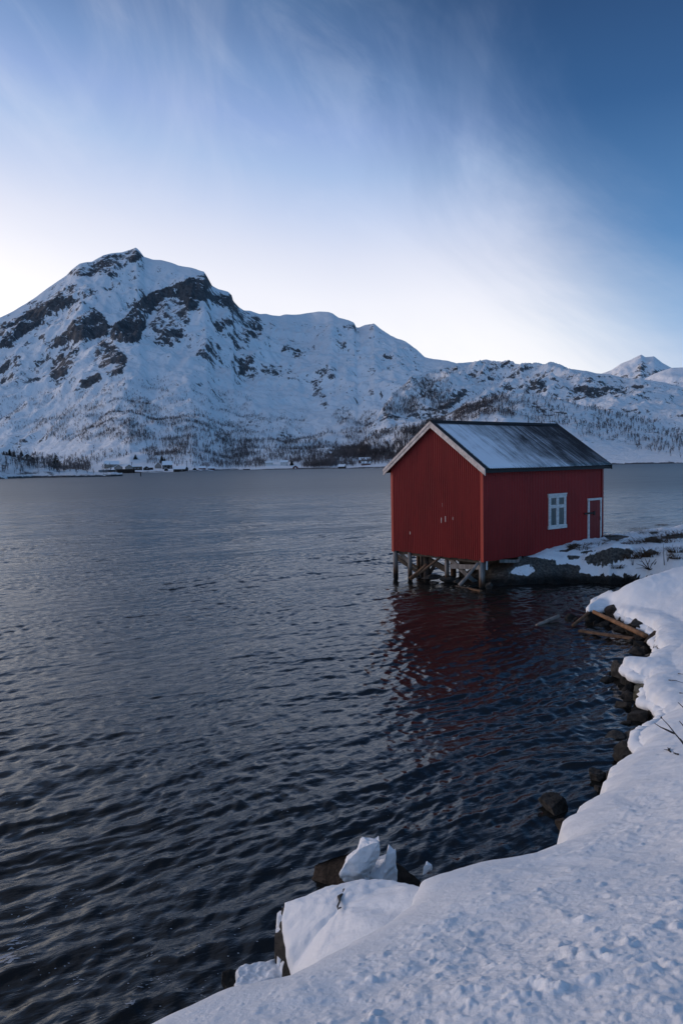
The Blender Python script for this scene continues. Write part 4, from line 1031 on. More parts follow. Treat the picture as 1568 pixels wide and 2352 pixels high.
# ------------------------------------------------------------------ the far village
M_WRED = m_plain('falu_red_planks', (.10,.016,.012), .7, .2, 2, (1,1,.2), 0)
M_WDARK = m_plain('dark_brown_planks', (.030,.024,.022), .7, .3, 2, (1,1,.2), 0)
M_WWHITE = m_plain('white_planks', (.55,.54,.53), .7, .12, 2, (1,1,.2), 0)
M_WCREAM = m_plain('pale_timber_planks', (.23,.20,.175), .7, .15, 2, (1,1,.2), 0)
M_WGREY = m_plain('grey_concrete', (.24,.24,.25), .8, .15, 1, bump=0)
M_WBROWN = m_plain('brown_planks', (.10,.075,.06), .7, .25, 2, (1,1,.2), 0)
M_TRIM = m_plain('white_window_frame', (.62,.62,.62), .6, .05, 1, bump=0)
def house(name, label, cat, u0, u1, vtop, vbase, wall, gable=False, depth=.8, eave=.55, wins=(), yaw=0., T=None, group='houses and sheds along the far shore', door=None, snow=M_FARSNOW, flat=False):
    p = terr_at(T or MT, (u0+u1)/2, vbase)
    k = np.linalg.norm(p-EYE)/F_PX; W = (u1-u0)*k; H = (vbase-vtop)*k; D = W*depth; hw = H*eave
    root = empty(name, (p[0], p[1], p[2]), -math.atan2(p[0], p[1])+yaw); tag(root, label, cat, group)
    a, b = W/2*.94, D
    base = -2.5
    wb = MB()
    if flat:
        wb.box(-a, a, 0, b, base, H*.9); wb.build('wall', wall, root)
        MB().box(-a-.2, a+.2, -.2, b+.2, H*.9+.003, H).build('roof', snow, root)
    elif gable:
        wb.add([(-a,0,base),(a,0,base),(a,0,hw),(0,0,H*.96),(-a,0,hw),(-a,b,base),(a,b,base),(a,b,hw),(0,b,H*.96),(-a,b,hw)], [(0,1,2,3,4),(6,5,9,8,7),(1,6,7,2),(5,0,4,9),(2,7,8,3),(9,4,3,8)])
        wb.build('wall', wall, root)
        r_ = MB(); sl = (H*.96-hw)/a; th = max(.22, H*.05)
        for s in (-1, 1):
            x1 = s*W/2*1.04; z1 = H*.96-sl*abs(x1)
            r_.hexa([(0,-.5,H*.965),(0,b+.4,H*.965),(x1,b+.4,z1),(x1,-.5,z1),(0,-.5,H*.965+th),(0,b+.4,H*.965+th),(x1,b+.4,z1+th),(x1,-.5,z1+th)])
        r_.build('roof', snow, root)
    else:
        c = b/2
        wb.add([(-a,0,base),(a,0,base),(a,b,base),(-a,b,base),(-a,0,hw),(a,0,hw),(a,b,hw),(-a,b,hw),(-a,c,H*.95),(a,c,H*.95)], [(0,1,5,4),(2,3,7,6),(1,2,6,9,5),(3,0,4,8,7),(4,5,9,8),(6,7,8,9)])
        wb.build('wall', wall, root)
        r_ = MB(); th = max(.22, H*.05)
        for y0 in (-.4, b+.4):
            z0 = hw-(H*.95-hw)/c*.4
            r_.hexa([(-W/2,y0,z0),(W/2,y0,z0),(W/2,c,H*.955),(-W/2,c,H*.955),(-W/2,y0,z0+th),(W/2,y0,z0+th),(W/2,c,H*.955+th),(-W/2,c,H*.955+th)])
        r_.build('roof', snow, root)
    for (fx, fz, fw, fh) in wins:
        x, z, w, h = fx*W-W/2, fz*H, fw*W, fh*H
        f = MB().box(x-w/2, x+w/2, -.09, -.003, z-h/2, z+h/2).build('window', M_TRIM, root)
        MB().box(x-w*.34, x+w*.34, -.13, -.095, z-h*.36, z+h*.36).build('pane', M_DARKGLASS, f)
    if door:
        fx, fw, fh = door
        MB().box(fx*W-W/2-fw*W/2, fx*W-W/2+fw*W/2, -.08, -.003, 0, fh*H).build('door', M_TRIM if wall is not M_WWHITE else M_WDARK, root)
    return root
Q5 = lambda a, b: (a*.25632, b*.25632)
V5 = lambda y: 1004.8+y*.25632
def h5(name, label, cat, x0, x1, y0, y1, wall, **k): return house(name, label, cat, x0*.25632, x1*.25632, V5(y0), V5(y1), wall, **k)
def h6(name, label, cat, x0, x1, y0, y1, wall, **k): return house(name, label, cat, 373.2+x0*.34786, 373.2+x1*.34786, 1004.8+y0*.34786, 1004.8+y1*.34786, wall, **k)
h5('house', 'dark house with two white framed gable windows between conifers on the left headland', 'house', 190, 310, 152, 232, M_WDARK, gable=True, depth=1., eave=.45, wins=((.33,.55,.13,.22),(.62,.55,.13,.22)))
h5('house', 'long low grey house with snowy roof above the twin cream gables', 'house', 942, 1070, 212, 268, M_WCREAM, depth=.6, eave=.5, wins=((.7,.3,.08,.25),(.85,.3,.08,.25)))
h5('house', 'left one of the twin cream gabled houses on the quay', 'house', 1032, 1106, 245, 296, M_WCREAM, gable=True, depth=1.2, eave=.55, wins=((.33,.55,.13,.16),(.55,.55,.13,.16),(.76,.55,.13,.16),(.33,.2,.13,.2),(.55,.2,.13,.2),(.76,.2,.13,.2)))
h5('house', 'right one of the twin cream gabled houses on the quay', 'house', 1120, 1192, 244, 296, M_WCREAM, gable=True, depth=1.2, eave=.55, wins=((.33,.55,.13,.16),(.55,.55,.13,.16),(.76,.55,.13,.16),(.33,.2,.13,.2),(.55,.2,.13,.2),(.76,.2,.13,.2)))
h5('shed', 'pale flat shed at the left end of the quay', 'shed', 886, 975, 290, 325, M_WGREY, flat=True, depth=.5)
h5('shed', 'dark flat shed between the pale shed and the twin cream houses', 'shed', 977, 1040, 290, 322, M_WDARK, flat=True, depth=.7)
h5('shed', 'flat brown building right of the twin cream houses', 'shed', 1190, 1280, 261, 294, M_WBROWN, flat=True, depth=.6, wins=((.3,.45,.1,.3),(.6,.45,.1,.3)))
h5('shed', 'small dark gabled shed next to the flat brown building', 'shed', 1282, 1338, 257, 294, M_WDARK, gable=True, depth=1, eave=.5, wins=((.65,.4,.16,.22),))
h5('house', 'snow covered grey house half hidden left of the dark dormer house', 'house', 1388, 1450, 222, 278, M_WCREAM, gable=True, depth=1, eave=.4, wins=((.55,.45,.15,.2),))
hh = h5('house', 'tall dark house with snowy roof and white windows beneath a big conifer', 'house', 1452, 1540, 214, 284, M_WDARK, depth=.8, eave=.55, wins=((.18,.42,.09,.14),(.46,.42,.09,.14),(.8,.42,.09,.14),(.2,.15,.09,.15),(.8,.15,.09,.15)))
h5('hut', 'tiny dark hut below the tall dark house', 'hut', 1472, 1506, 272, 300, M_WDARK, gable=True, depth=1, eave=.5)
h6('boathouse', 'wide dark boathouse with snowy roof at the far waterline', 'boathouse', 72, 153, 190, 227, M_WDARK, depth=.9, eave=.5, yaw=-.3, wins=((.72,.28,.07,.2),))
h6('hut', 'little dark hut on the shore between dark boathouse and red brown sheds', 'hut', 198, 224, 200, 216, M_WDARK, gable=True, depth=1, eave=.4)
h6('shed', 'larger red brown shed with thick snow roof, left one of the pair', 'shed', 235, 284, 191, 213, M_WRED, depth=.7, eave=.5, wins=((.5,.3,.1,.25),))
h6('shed', 'smaller red shed with snowy roof, right one of the pair', 'shed', 295, 343, 194, 214, M_WRED, depth=.7, eave=.5, wins=((.3,.3,.09,.25),(.7,.3,.09,.25)))
h6('house', 'long white house with flat snow covered roof', 'house', 673, 728, 160, 186, M_WWHITE, depth=.6, eave=.72, wins=((.2,.4,.1,.22),(.42,.4,.1,.22),(.65,.4,.1,.22),(.85,.4,.1,.22)))
h6('house', 'white two storey house with dark windows beside a small conifer', 'house', 778, 831, 152, 188, M_WWHITE, depth=.8, eave=.66, wins=((.2,.5,.11,.16),(.5,.5,.11,.16),(.8,.5,.11,.16),(.2,.18,.11,.16),(.8,.18,.11,.16)))
h6('boathouse', 'small red boathouse below the white two storey house', 'boathouse', 857, 893, 185, 206, M_WRED, gable=True, depth=1, eave=.45, door=(.5,.3,.4))
h6('boathouse', 'dark brown boathouse with snowy roof at the waterline, farthest right', 'boathouse', 1158, 1205, 179, 206, M_WDARK, depth=.9, eave=.5, yaw=-.25)
h6('house', 'bright red house with snowy roof on the far right shore', 'house', 1298, 1378, 132, 168, M_WRED, depth=.7, eave=.55, wins=((.2,.35,.06,.2),(.45,.35,.06,.2),(.7,.35,.06,.2),(.9,.35,.06,.2)))
h6('house', 'red annex with white windows in front of the bright red house', 'house', 1308, 1372, 157, 184, M_WRED, depth=.4, eave=.55, wins=((.15,.3,.08,.26),(.38,.3,.08,.26),(.62,.3,.08,.26),(.85,.3,.08,.26)))
h6('house', 'small red house high in the wood above the shore', 'house', 1092, 1132, 99, 118, M_WRED, depth=.7, eave=.5)
h6('shed', 'half hidden dark shed in the wood left of the small red house', 'shed', 1062, 1090, 112, 124, M_WRED, depth=.7, eave=.5)
# quay, jetty, small boat, poles
def quay():
    a = at_z(266, 1087, 0); b = at_z(306.5, 1086.4, 0); root = empty('quay', ((a+b)/2)); tag(root, 'dark piled quay under the twin cream houses', 'quay')
    c = (a+b)/2; d = (b-a); L = np.linalg.norm(d); d /= L; nrm = np.array([-d[1], d[0], 0]); h = 2.7
    m_ = MB(); m_.hexa([*( [a-c+np.array([0,0,h-.5]), b-c+np.array([0,0,h-.5]), b-c+nrm*9+np.array([0,0,h-.5]), a-c+nrm*9+np.array([0,0,h-.5])] ), *([a-c+np.array([0,0,h]), b-c+np.array([0,0,h]), b-c+nrm*9+np.array([0,0,h]), a-c+nrm*9+np.array([0,0,h])])]); m_.build('deck', M_WDARK, root)
    for i in range(14):
        q = a-c+d*L*(i+.5)/14
        MB().box(q[0]-.3, q[0]+.3, q[1]-.1, q[1]+.3, -1, h-.503).build('pile', M_WDARK, root)
    f = MB(); f.hexa([a-c+nrm*1.5+np.array([0,0,-1]), b-c+nrm*1.5+np.array([0,0,-1]), b-c+nrm*2+np.array([0,0,-1]), a-c+nrm*2+np.array([0,0,-1]), a-c+nrm*1.5+np.array([0,0,h-.51]), b-c+nrm*1.5+np.array([0,0,h-.51]), b-c+nrm*2+np.array([0,0,h-.51]), a-c+nrm*2+np.array([0,0,h-.51])])
    f.build('wall', M_WDARK, root)
quay()
def jetty(u0, u1, v, label, n):
    a = at_z(u0, v, 0); b = at_z(u1, v-(u1-u0)*.019, 0); c = (a+b)/2; d = b-a; L = np.linalg.norm(d)
    root = empty('jetty', c, math.atan2(d[1], d[0])); tag(root, label, 'jetty')
    MB().box(-L/2, L/2, 0, 2, .9, 1.15).build('deck', M_WDARK, root)
    for i in range(n): MB().box(-L/2+L*(i+.5)/n-.12, -L/2+L*(i+.5)/n+.12, .2, .45, -1, .897).build('pile', M_WDARK, root)
jetty(426, 457, 1083.6, 'low dark jetty running right from the wide dark boathouse', 8)
def flat_fence():
    a = terr_at(MT, 330, 1080); b = terr_at(MT, 352, 1080); c = (a+b)/2
    root = empty('fence', c, math.atan2(*(b-a)[1::-1])); tag(root, 'low dark board fence right of the small dark gabled shed', 'fence'); L = np.linalg.norm(b-a)
    MB().box(-L/2, L/2, 0, .12, .2, 1.9).build('board_panel', M_WDARK, root)
    for i in range(5): MB().box(-L/2+L*i/4-.1, -L/2+L*i/4+.1, .13, .3, -1, 2.1).build('post', M_WDARK, root)
flat_fence()
def rowboat(u, v, label):
    p = at_z(u, v, 0); L, W, n = 5.5, 1.0, 12
    V = []
    for i in range(n+1):
        q = i/n*2-1; w = W*(1-abs(q)**2.6)**.6*.9+.03; z = .55+.35*q*q
        V += [(q*L/2, -w, z), (q*L/2*.96, -w*.6, -.1), (q*L/2*.96, w*.6, -.1), (q*L/2, w, z)]
    o = mesh_np('rowing_boat', np.array(V), np.vstack([gridq(n+1, 4)]), M_WDARK); o.location = p
    tag(o, label, 'boat'); MB().box(-.2, .1, -.85, .85, .35, .42).build('thwart', M_WBROWN, o)
rowboat(566.5, 1079.2, 'small dark rowing boat moored at the far shore')
for name, u, v0, v1, lab, r_ in [('channel_marker', 323.7, 1085.2, 1094.2, 'thin dark marker post standing in the water off the quay', .22), ]:
    p = at_z(u, v1, 0); k = p[1]/F_PX
    tag(MB().tube([p+[0,0,-1], p+[0,0,.2], p+[0,0,(v1-v0)*k]], [r_, r_, r_*.8], 8).build(name, M_WDARK), lab, 'marker')
GU = 'utility poles along the far shore'
for u, v0, v1, lab in [(428.9,1058.5,1076,'utility pole just right of the wide dark boathouse'),(624.5,1051.6,1062,'utility pole beside the long white house'),(302.5,1061.5,1069,'utility pole above the twin cream houses'),(253.5,1070,1082,'utility pole beside the long low grey house')]:
    p = terr_at(MT, u, v1); k = np.linalg.norm(p-EYE)/F_PX; h = (v1-v0)*k
    root = empty('utility_pole', p); tag(root, lab, 'utility pole', GU)
    MB().tube([(0,0,-1), (0,0,h)], [.2, .15], 6).build('pole', M_WDARK, root); MB().box(-.9, .9, -.08, .08, h-.9, h-.7).build('crossarm', M_WDARK, root)

# ------------------------------------------------------------------ trees across the fjord
M_NEEDLE = m_plain('dark_spruce_needles', (.010,.015,.013), .8, .4, .6, bump=0)
M_BARK = m_plain('dark_bark', (.035,.03,.028), .9, .3, 3, bump=0)
M_TWIG = m_plain('bare_birch_twigs', (.115,.104,.108), .9, .25, .15, bump=0)
def conifer_mesh(seed, slim):
    rg = np.random.default_rng(seed); V = []
    n = 900
    for i in range(n):
        h = 1-math.sqrt(rg.random()); h = .08+.92*h; a = rg.uniform(0, 6.283)
        tier = .75+.25*math.cos(h*60+rg.normal(0, .6)); rmax = slim*(1-h)**.8*tier*(1+.25*math.sin(a*3+seed))+.012
        r_ = rmax*math.sqrt(rg.uniform(.1, 1)); l = .05+.07*(1-h)
        c = np.array([r_*math.cos(a), r_*math.sin(a), h-.12*r_]); d = np.array([math.cos(a), math.sin(a), -.45+rg.normal(0, .2)])*l
        s = np.array([-math.sin(a), math.cos(a), rg.normal(0, .4)])*l*.45
        V += [c-s, c+s, c+d]
    V = np.array(V); return V, np.arange(len(V)).reshape(-1, 3)
CON = [conifer_mesh(s, w) for s, w in ((1, .22), (2, .30), (3, .46))]
con_me = []
def conifer(u, v0, v1, wpx, label, kind, group='conifers on the far shore'):
    p = terr_at(MT if not (u < 50) else MT, u, v1); k = np.linalg.norm(p-EYE)/F_PX; h = (v1-v0)*k
    root = empty('conifer_tree', p, random.uniform(0, 6)); tag(root, label, 'conifer', group)
    V, Fc = CON[kind]; base = (.22, .30, .46)[kind]
    s = wpx*k/2/base
    o = mesh_np('crown', V*np.array([s, s, h]), Fc, M_NEEDLE, root, smooth=False)
    MB().tube([(0,0,-2), (0,0,h*.9)], [h*.025, .02], 6).build('trunk', M_BARK, root)
for a in [(24,1033,1050,9,'tallest of the pointed spruces left of the dark house on the headland',0),(34,1036,1052,7,'pointed spruce touching the right side of the tallest left spruce',0),(50,1035,1056,11,'spruce standing right behind the left wall of the dark headland house',1),
          (76,1047,1064,10,'spruce at the right wall of the dark headland house',1),(10,1037,1046,5,'small spruce at the far left edge above the headland',0),(15.5,1039,1047,5,'small spruce second from the far left edge',0),
          (131,1044.5,1076,27,'broad dark conifer, the biggest tree on the far shore',2),(371,1044,1064,11,'big dark spruce rising behind the tall dark house',1),(378,1050,1066,8,'narrower spruce at the right of the big spruce behind the dark house',1),
          (311,1044,1056,11,'round dark conifer on the slope above the flat brown building',2),(670,1056,1070,9,'small dark conifer right of the white two storey house',1),(896,1036,1052,12,'dark conifer touching the left eave of the red boathouse',2),(908,1029,1047,14,'dark conifer rising over the left eave of the red boathouse',2)]:
    conifer(*a)
def birch_geo(rg, n=16):
    V = []; lean = rg.normal(0, .06)
    V += [(-.016,0,-.05),(.016,0,-.05),(lean*.6,0,.85)]
    for i in range(n):
        h = rg.uniform(.12, .72); a = rg.uniform(0, 6.283); l = rg.uniform(.22, .45)*(1.1-h*.5); w = rg.uniform(.014, .034)
        c = np.array([lean*h, 0, h]); d = np.array([math.cos(a)*.8, math.sin(a)*.8, .7])*l
        s = np.array([-math.sin(a), math.cos(a), 0])*w
        V += [c-s, c+s, c+d]
        for _ in range(1):
            e = np.array([math.cos(a+rg.normal(0, 1))*.6, math.sin(a+rg.normal(0, 1))*.6, .5])*l*.55; c2 = c+d*rg.uniform(.3, .6)
            V += [c2-s*.8, c2+s*.8, c2+e]
    return np.array(V)
BIRCH = [birch_geo(np.random.default_rng(50+i)) for i in range(14)]
WOOD1 = [(.95, Z1((200,1230),(250,1150),(450,1080),(700,1030),(900,1000),(950,1060),(1150,1120),(1250,1080),(1300,1150),(1568,1180),(1568,1400),(1300,1390),(1000,1390),(850,1330),(700,1270),(450,1290))),
 (.26, Z1((0,1000),(400,960),(700,900),(1000,900),(1300,960),(1568,1000),(1568,1180),(900,1010),(250,1150),(200,1250),(0,1180))), (.5, Z1((0,1050),(180,1060),(220,1150),(0,1160))),
 (.95, Z2((0,1110),(200,1080),(550,1050),(800,1090),(930,1140),(930,1200),(550,1205),(0,1215))), (.75, Z2((750,880),(850,850),(880,950),(1000,870),(1050,950),(1180,960),(930,1100),(850,1100))),
 (.4, Z2((0,800),(100,830),(150,950),(120,1050),(0,1080))), (.35, Z2((550,1000),(750,1000),(800,1090),(550,1050))), (.22, Z2((150,880),(550,900),(600,1050),(150,1060))),
 (2.4, Z2((550,1215),(700,1150),(950,1110),(1000,1160),(1150,1180),(1190,1130),(1240,1100),(1250,1190),(1130,1215),(930,1225),(700,1255),(550,1255))), (1.4, Z2((100,1205),(250,1190),(265,1240),(100,1232))), (1.3, Z2((430,1200),(530,1190),(530,1225),(430,1225))),
 (1.2, Z1((380,1385),(560,1395),(560,1470),(400,1475))), (.7, Z1((200,1380),(330,1380),(330,1440),(250,1440))), (.5, Z1((950,1390),(1568,1395),(1568,1440),(1000,1430)))]
WOOD1 += [(1.3, zs([(300,175),(480,180),(480,262),(400,250),(300,225)], 0, 1004.8, .25632)), (.25, zs([(640,140),(1000,120),(1200,170),(860,200)], 0, 1004.8, .25632)), (.7, zs([(760,200),(890,190),(890,225),(770,235)], 0, 1004.8, .25632)),
 (1.1, zs([(1330,195),(1450,190),(1440,228),(1330,222)], 0, 1004.8, .25632)), (.6, zs([(60,125),(450,120),(460,170),(330,180),(60,165)], 373.2, 1004.8, .34786)), (.8, zs([(255,172),(325,172),(325,196),(255,196)], 373.2, 1004.8, .34786)), (1.0, zs([(500,145),(640,140),(660,190),(480,190)], 373.2, 1004.8, .34786)),
 (.5, zs([(0,180),(80,120),(300,120),(300,170),(120,190)], 0, 1004.8, .25632))]
WOODH = [(.5, zs([(0,195),(300,235),(560,300),(1000,325),(1000,345),(560,350),(0,362)], 0, 1004.8, .25632)), (1., zs([(0,150),(60,160),(330,235),(420,250),(300,245),(60,185),(0,175)], 0, 1004.8, .25632))]
WOOD2 = [(.10, Z2((1150,700),(1568,600),(1568,900),(1100,880)))]
WOOD3 = [(.55, Z2((960,1065),(1060,1010),(1200,990),(1350,985),(1430,935),(1520,930),(1400,1080),(1240,1150),(1100,1190),(960,1180))), (1.8, Z2((940,1105),(1010,1150),(1180,1170),(1260,1110),(1260,1190),(940,1210))), (.25, Z3((220,410),(480,350),(560,470),(400,520),(150,520))), (.05, Z3((480,340),(1568,420),(1568,740),(600,520)))]
def forest(T, L, n, rg):
    _, phi, RR, Z, V = T; P = V[:, :, :].reshape(-1, 3); nphi, nr = RR.shape
    u, v = project(P); dens = np.zeros(len(P))
    for s, poly in L:
        d = sdpoly(u, v, poly); dens = np.maximum(dens, s*sstep(-9, 7, d))
    clump = fbm(P[:, 0]/30, P[:, 1]/30, 77, 4, .6); dens *= np.clip(.6+1.5*clump, .05, 1.6)
    area = RR*np.gradient(RR, axis=1)*(phi[1]-phi[0]); crest = (np.arange(nr)[None, :] < nr*.8)
    w = dens*(area*crest).ravel()*(P[:, 2] > .9); tot = w.sum()
    idx = rg.choice(len(P), n, p=w/tot); i, j = np.divmod(idx, nr)
    i2 = np.clip(i+1, 0, nphi-1); j2 = np.clip(j+1, 0, nr-1); a = rg.random(n)[:, None]; b = rg.random(n)[:, None]
    return V[i, j]*(1-a)*(1-b)+V[i2, j]*a*(1-b)+V[i, j2]*(1-a)*b+V[i2, j2]*a*b
def build_wood():
    rg = np.random.default_rng(21)
    pts = np.vstack([forest(MT, WOOD1, 16000, rg), forest(HD, WOODH, 190, rg), forest(HL, WOOD2, 1500, rg), forest(HL2, WOOD3, 5000, rg)])
    u, v = project(pts)
    dist = np.linalg.norm(pts, axis=1); order = np.argsort(dist)
    near = order[(u[order] > 5) & (u[order] < 900)][:140]; rest = np.setdiff1d(order, near)
    ang = rg.uniform(0, 6.28, len(pts)); hs = rg.uniform(2.2, 6.6, len(pts))*np.where(dist > 900, .85, np.where(dist < 465, .38, 1.0)); ws = hs*rg.uniform(.6, 1.25, len(pts)); kind = rg.integers(0, len(BIRCH), len(pts))
    chunks = []
    for k in range(len(BIRCH)):
        q = rest[kind[rest] == k]; B = BIRCH[k]
        ca, sa = np.cos(ang[q])[:, None], np.sin(ang[q])[:, None]
        X = (B[:, 0]*ca-B[:, 1]*sa)*ws[q][:, None]; Y = (B[:, 0]*sa+B[:, 1]*ca)*ws[q][:, None]; Zz = B[None, :, 2]*hs[q][:, None]
        chunks.append((np.stack([X, Y, Zz], -1)+pts[q][:, None, :]).reshape(-1, 3))
    V = np.vstack(chunks)
    tag(mesh_np('birch_wood', V, np.arange(len(V)).reshape(-1, 3), M_TWIG, smooth=False), 'bare birch scrub covering the lower mountain side', 'birch wood', kind='stuff')
    proto = []
    for k in range(8):
        B = BIRCH[k]; o = mesh_np('birch_tree', B*np.array([5, 5, 6.2]), np.arange(len(B)).reshape(-1, 3), M_TWIG, smooth=False); proto.append(o)
    for c, q in enumerate(near):
        o = proto[c % 8] if c < 8 else proto[c % 8].copy()
        if c >= 8: COL.objects.link(o)
        o.location = pts[q]; o.rotation_euler = (0, 0, ang[q]); s = rg.uniform(.6, 1.1); o.scale = (s, s, s)
        tag(o, 'bare dark birch in the scrub close to the far shore', 'birch tree', 'birches close to the far shore')
build_wood()

# ------------------------------------------------------------------ grass, twigs and foam near by
M_GRASS = m_plain('dead_brown_grass', (.085,.052,.030), .9, .4, 9, bump=0)
M_STEM = m_plain('dark_bare_stem', (.030,.022,.020), .8, .3, 9, bump=0)
def tuft(p, r_, h, seed, label):
    rg = np.random.default_rng(seed); V = []
    for i in range(170):
        a = rg.uniform(0, 6.283); q = r_*math.sqrt(rg.random()); b = np.array([q*math.cos(a)*1.5, q*math.sin(a)*.8, -.08])
        t = b+np.array([math.cos(a)*r_*.7+rg.normal(0, r_*.35), math.sin(a)*r_*.5+rg.normal(0, r_*.3), .08+h*rg.uniform(.35, 1)]); s = np.array([rg.normal(), rg.normal(), 0])*.012
        mid = (b+t)/2+np.array([0, 0, h*.18])
        V += [b-s, b+s, mid, mid-s*.6, mid+s*.6, t]
    V = np.array(V); o = mesh_np('grass_tuft', V, np.arange(len(V)).reshape(-1, 3), M_GRASS, smooth=False); o.location = p
    tag(o, label, 'grass tuft', 'dead grass tufts in the snow behind the boathouse')
for i, (x, y, r_, h, lab) in enumerate([(1190,150,.42,.22,'ragged brown grass tuft on the skyline edge of the snow'),(1378,112,.25,.16,'small grass tuft on the crest above the far water'),(1320,172,.45,.16,'flat grass tuft in the middle of the upper snow'),(1000,212,.60,.18,'wide dark grass tuft right of the door'),
    (965,245,.25,.12,'small grass tuft just below the wide tuft right of the door'),(1280,245,.48,.22,'thick grass tuft below the flat one in the upper snow'),(1335,240,.38,.18,'grass tuft joined to the right of the thick tuft'),(1440,212,.50,.22,'big grass tuft near the right edge of the photo'),
    (1515,240,.50,.22,'grass tuft at the right edge, lower of the two there'),(1550,190,.40,.24,'tall grass tuft at the right edge, upper of the two there'),(1180,260,.28,.16,'lone small tuft between door and thick tuft'),(1085,270,.16,.10,'tiny tuft in the smooth snow right of the boulder hump'),
    (1250,362,.36,.24,'left half of the double tuft above the bare shrub'),(1310,342,.42,.22,'right half of the double tuft above the bare shrub'),(1528,325,.28,.20,'round tuft beside the tall dead stems'),(1525,380,.24,.18,'round tuft below the one beside the tall dead stems'),
    (835,272,.26,.12,'grass tuft in the snow below the door step'),(670,290,.28,.16,'grass tuft in the snow left of the door step'),(700,312,.22,.12,'small tuft under the one left of the door step'),(1138,378,.26,.16,'tuft at the right foot of the dark rock hump'),(998,462,.20,.12,'tuft on the snow tongue under the dark rock hump'),(890,205,.3,.12,'tuft at the far corner of the boathouse')]):
    p = on_ground(1148.3+x*.26767, 1177+y*.26767); tuft(p, r_, h, 300+i, lab)
def bush(name, stems, rad, label, cat='shrub', seed=1, mat=M_STEM):
    """stems: lists of world points; one twig mesh per stem"""
    p0 = np.array(stems[0][0]); root = empty(name, p0); tag(root, label, cat)
    for i, st in enumerate(stems):
        st = [np.array(q)-p0 for q in st]
        MB().tube(st, [rad*(1-.7*j/(len(st)-1)) for j in range(len(st))], 6, .2, seed+i).build('stem', mat, root, smooth=True)
def px_stem(y, pts): return [at_y(u, v, y) for u, v in pts]
Ob = lambda x, y: (1148.3+x*.26767, 1177+y*.26767)
b0 = on_ground(*Ob(1275, 492)); yb = b0[1]
tip = [[(1275,492),(1215,455),(1165,440)],[(1275,492),(1230,440),(1205,405)],[(1275,492),(1262,445),(1240,395)],[(1275,492),(1300,440),(1335,400)],[(1275,492),(1330,440),(1390,425)],[(1275,492),(1340,470),(1430,465)],[(1275,492),(1225,475),(1160,480)],[(1262,445),(1275,420),(1280,400)],[(1320,448),(1335,425),(1350,415)],[(1230,440),(1220,425),(1190,415)],[(1275,492),(1290,450),(1300,430)]]
bush('bare_shrub', [px_stem(yb+.1*math.sin(i*2.1), [Ob(*q) for q in s]) for i, s in enumerate(tip)], .022, 'bare spreading shrub with dark twigs at the foot of the snow slope')
b1 = on_ground(*Ob(1405, 452))
bush('dead_stems', [px_stem(b1[1]+.05*i, [Ob(*q) for q in s]) for i, s in enumerate([[(1405,452),(1400,380),(1397,270)],[(1420,452),(1445,380),(1478,275)],[(1418,452),(1430,400),(1425,320)],[(1440,392),(1455,370),(1500,290)]])], .016, 'two tall dead stems rising from the snow above the shrub', 'plant')
b2 = on_ground(*Ob(1130, 452))
bush('dead_stems', [px_stem(b2[1], [Ob(*q) for q in s]) for s in [[(1130,452),(1128,420),(1126,392)],[(1136,452),(1140,425),(1142,400)]]], .013, 'short dead stems in the snow left of the bare shrub', 'plant')
Tw = lambda x, y: (1205.7+x*.23105, 1435.4+y*.23105)
yb = 5.6
tw = [[(1900,1660),(1740,1400),(1568,1180),(1490,1085),(1420,995),(1352,925)],[(1478,1080),(1400,1042),(1340,1015),(1283,978)],[(1568,1180),(1552,1150),(1538,1130)],[(1720,1380),(1650,1120),(1590,1030),(1528,955)],[(1800,1500),(1700,1000),(1600,850),(1515,770)],[(1352,925),(1346,918),(1349,908)]]
bush('bare_twig', [px_stem(yb+.03*i, [Tw(*q) for q in s]) for i, s in enumerate(tw)], .0085, 'dark budded twigs reaching in from the right edge over the snow', 'twig', 40)
yb2 = on_ground(*Tw(1420, 1265))[1]
for i, (st, lab) in enumerate([([[(1440,1275),(1415,1258),(1375,1252)],[(1425,1262),(1418,1240),(1410,1235)],[(1425,1262),(1432,1245),(1440,1238)]], 'tiny twig fragment lying on the snow below the budded twigs'), ([[(1520,1302),(1490,1296),(1465,1276)],[(1490,1296),(1480,1290),(1470,1295)]], 'second tiny twig fragment on the snow, lower right of the first'), ([[(885,1382),(905,1368)]], 'short straw on the snow edge above the small upright boulder')]):
    bush('twig_fragment', [[on_ground(*Tw(*q))+np.array([0, 0, .02]) for q in s] for s in st], .010, lab, 'twig', 60+i)
for i, (st, lab) in enumerate([([(1420,562),(1490,566),(1568,592)], 'thin grass blade arching over the snow at the right edge'), ([(1515,498),(1568,503)], 'straight straw above the arching blade at the right edge'), ([(1530,690),(1568,694)], 'short straw between arching blade and budded twigs')]):
    bush('grass_straw', [[on_ground(*Tw(*q))+np.array([0, 0, .03]) for q in st]], .010, lab, 'straw', 70+i)
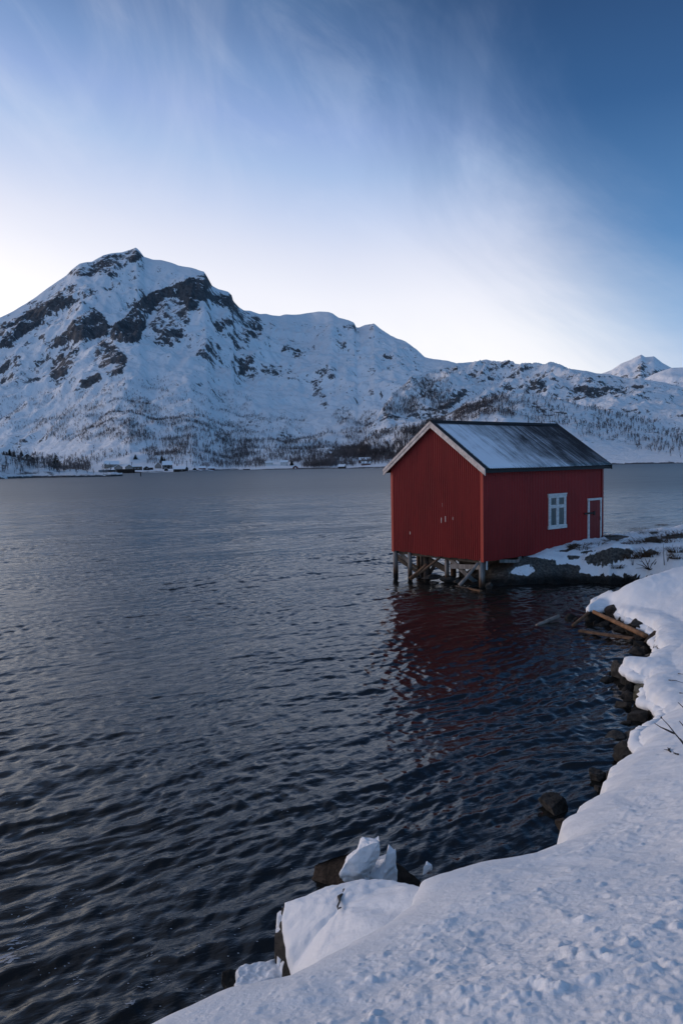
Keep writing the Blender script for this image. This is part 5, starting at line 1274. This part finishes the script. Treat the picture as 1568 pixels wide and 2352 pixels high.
def foam():
    rg = np.random.default_rng(33); mb_v = []; mb_f = []
    O = lambda x, y: (x*.36617, 1837.3+y*.36617)
    C = [(840,460,.05,4),(940,510,.06,5),(500,575,.05,9),(430,645,.05,6),(340,635,.05,6),(100,910,.10,10),(60,1010,.16,16),(190,990,.08,8),(1110,965,.05,4),(930,610,.04,4),(880,740,.03,3),(1240,850,.04,3),(1375,890,.03,3),(940,975,.04,5),(1000,1115,.04,3),(910,1170,.06,6),(820,1310,.08,7),(480,1125,.06,6),(270,605,.05,7),(180,690,.04,6),(1100,720,.04,6),(460,700,.04,5),(760,520,.03,3),(1010,525,.02,2),(690,890,.03,3),(150,780,.05,8),(1250,930,.04,4),(120,640,.03,6)]
    for x, y, s, n in C:
        for _ in range(n):
            u, v = O(x+rg.normal(0, 28 if n > 4 else 10), y+rg.normal(0, 18 if n > 4 else 7)); p = at_z(u, v, 0.0)
            r_ = s*rg.uniform(.06, .24); k = 11; b = len(mb_v)
            th = rg.normal(.5, .35); el = rg.uniform(1.2, 3.2)
            for i in range(k):
                a = 2*math.pi*i/k; q = r_*rg.uniform(.35, 1.25); ex, ey = math.cos(a)*q*el, math.sin(a)*q*.8
                mb_v.append((p[0]+ex*math.cos(th)-ey*math.sin(th), p[1]+ex*math.sin(th)+ey*math.cos(th)))
            mb_f.append(list(range(b, b+k)))
    for _ in range(260):
        u = rg.uniform(-20, 900); v = rg.uniform(1830, 2350); p = at_z(u, v, 0); r_ = rg.uniform(.003, .009); b = len(mb_v)
        for i in range(6): mb_v.append((p[0]+math.cos(i*1.047)*r_*1.4, p[1]+math.sin(i*1.047)*r_))
        mb_f.append(list(range(b, b+6)))
    W = np.array(mb_v); H = water_height(W[:, 0], W[:, 1])
    me = bpy.data.meshes.new('sea_foam'); me.from_pydata([(a, b, c) for (a, b), c in zip(mb_v, H+.003)], [], mb_f); me.update()
    mt, t, b = newmat('sea_foam', .6, (.32,.34,.37), .3); me.materials.append(mt)
    o = bpy.data.objects.new('sea_foam', me); COL.objects.link(o); tag(o, 'flecks of pale foam drifting on the dark water', 'foam', kind='stuff')
foam()
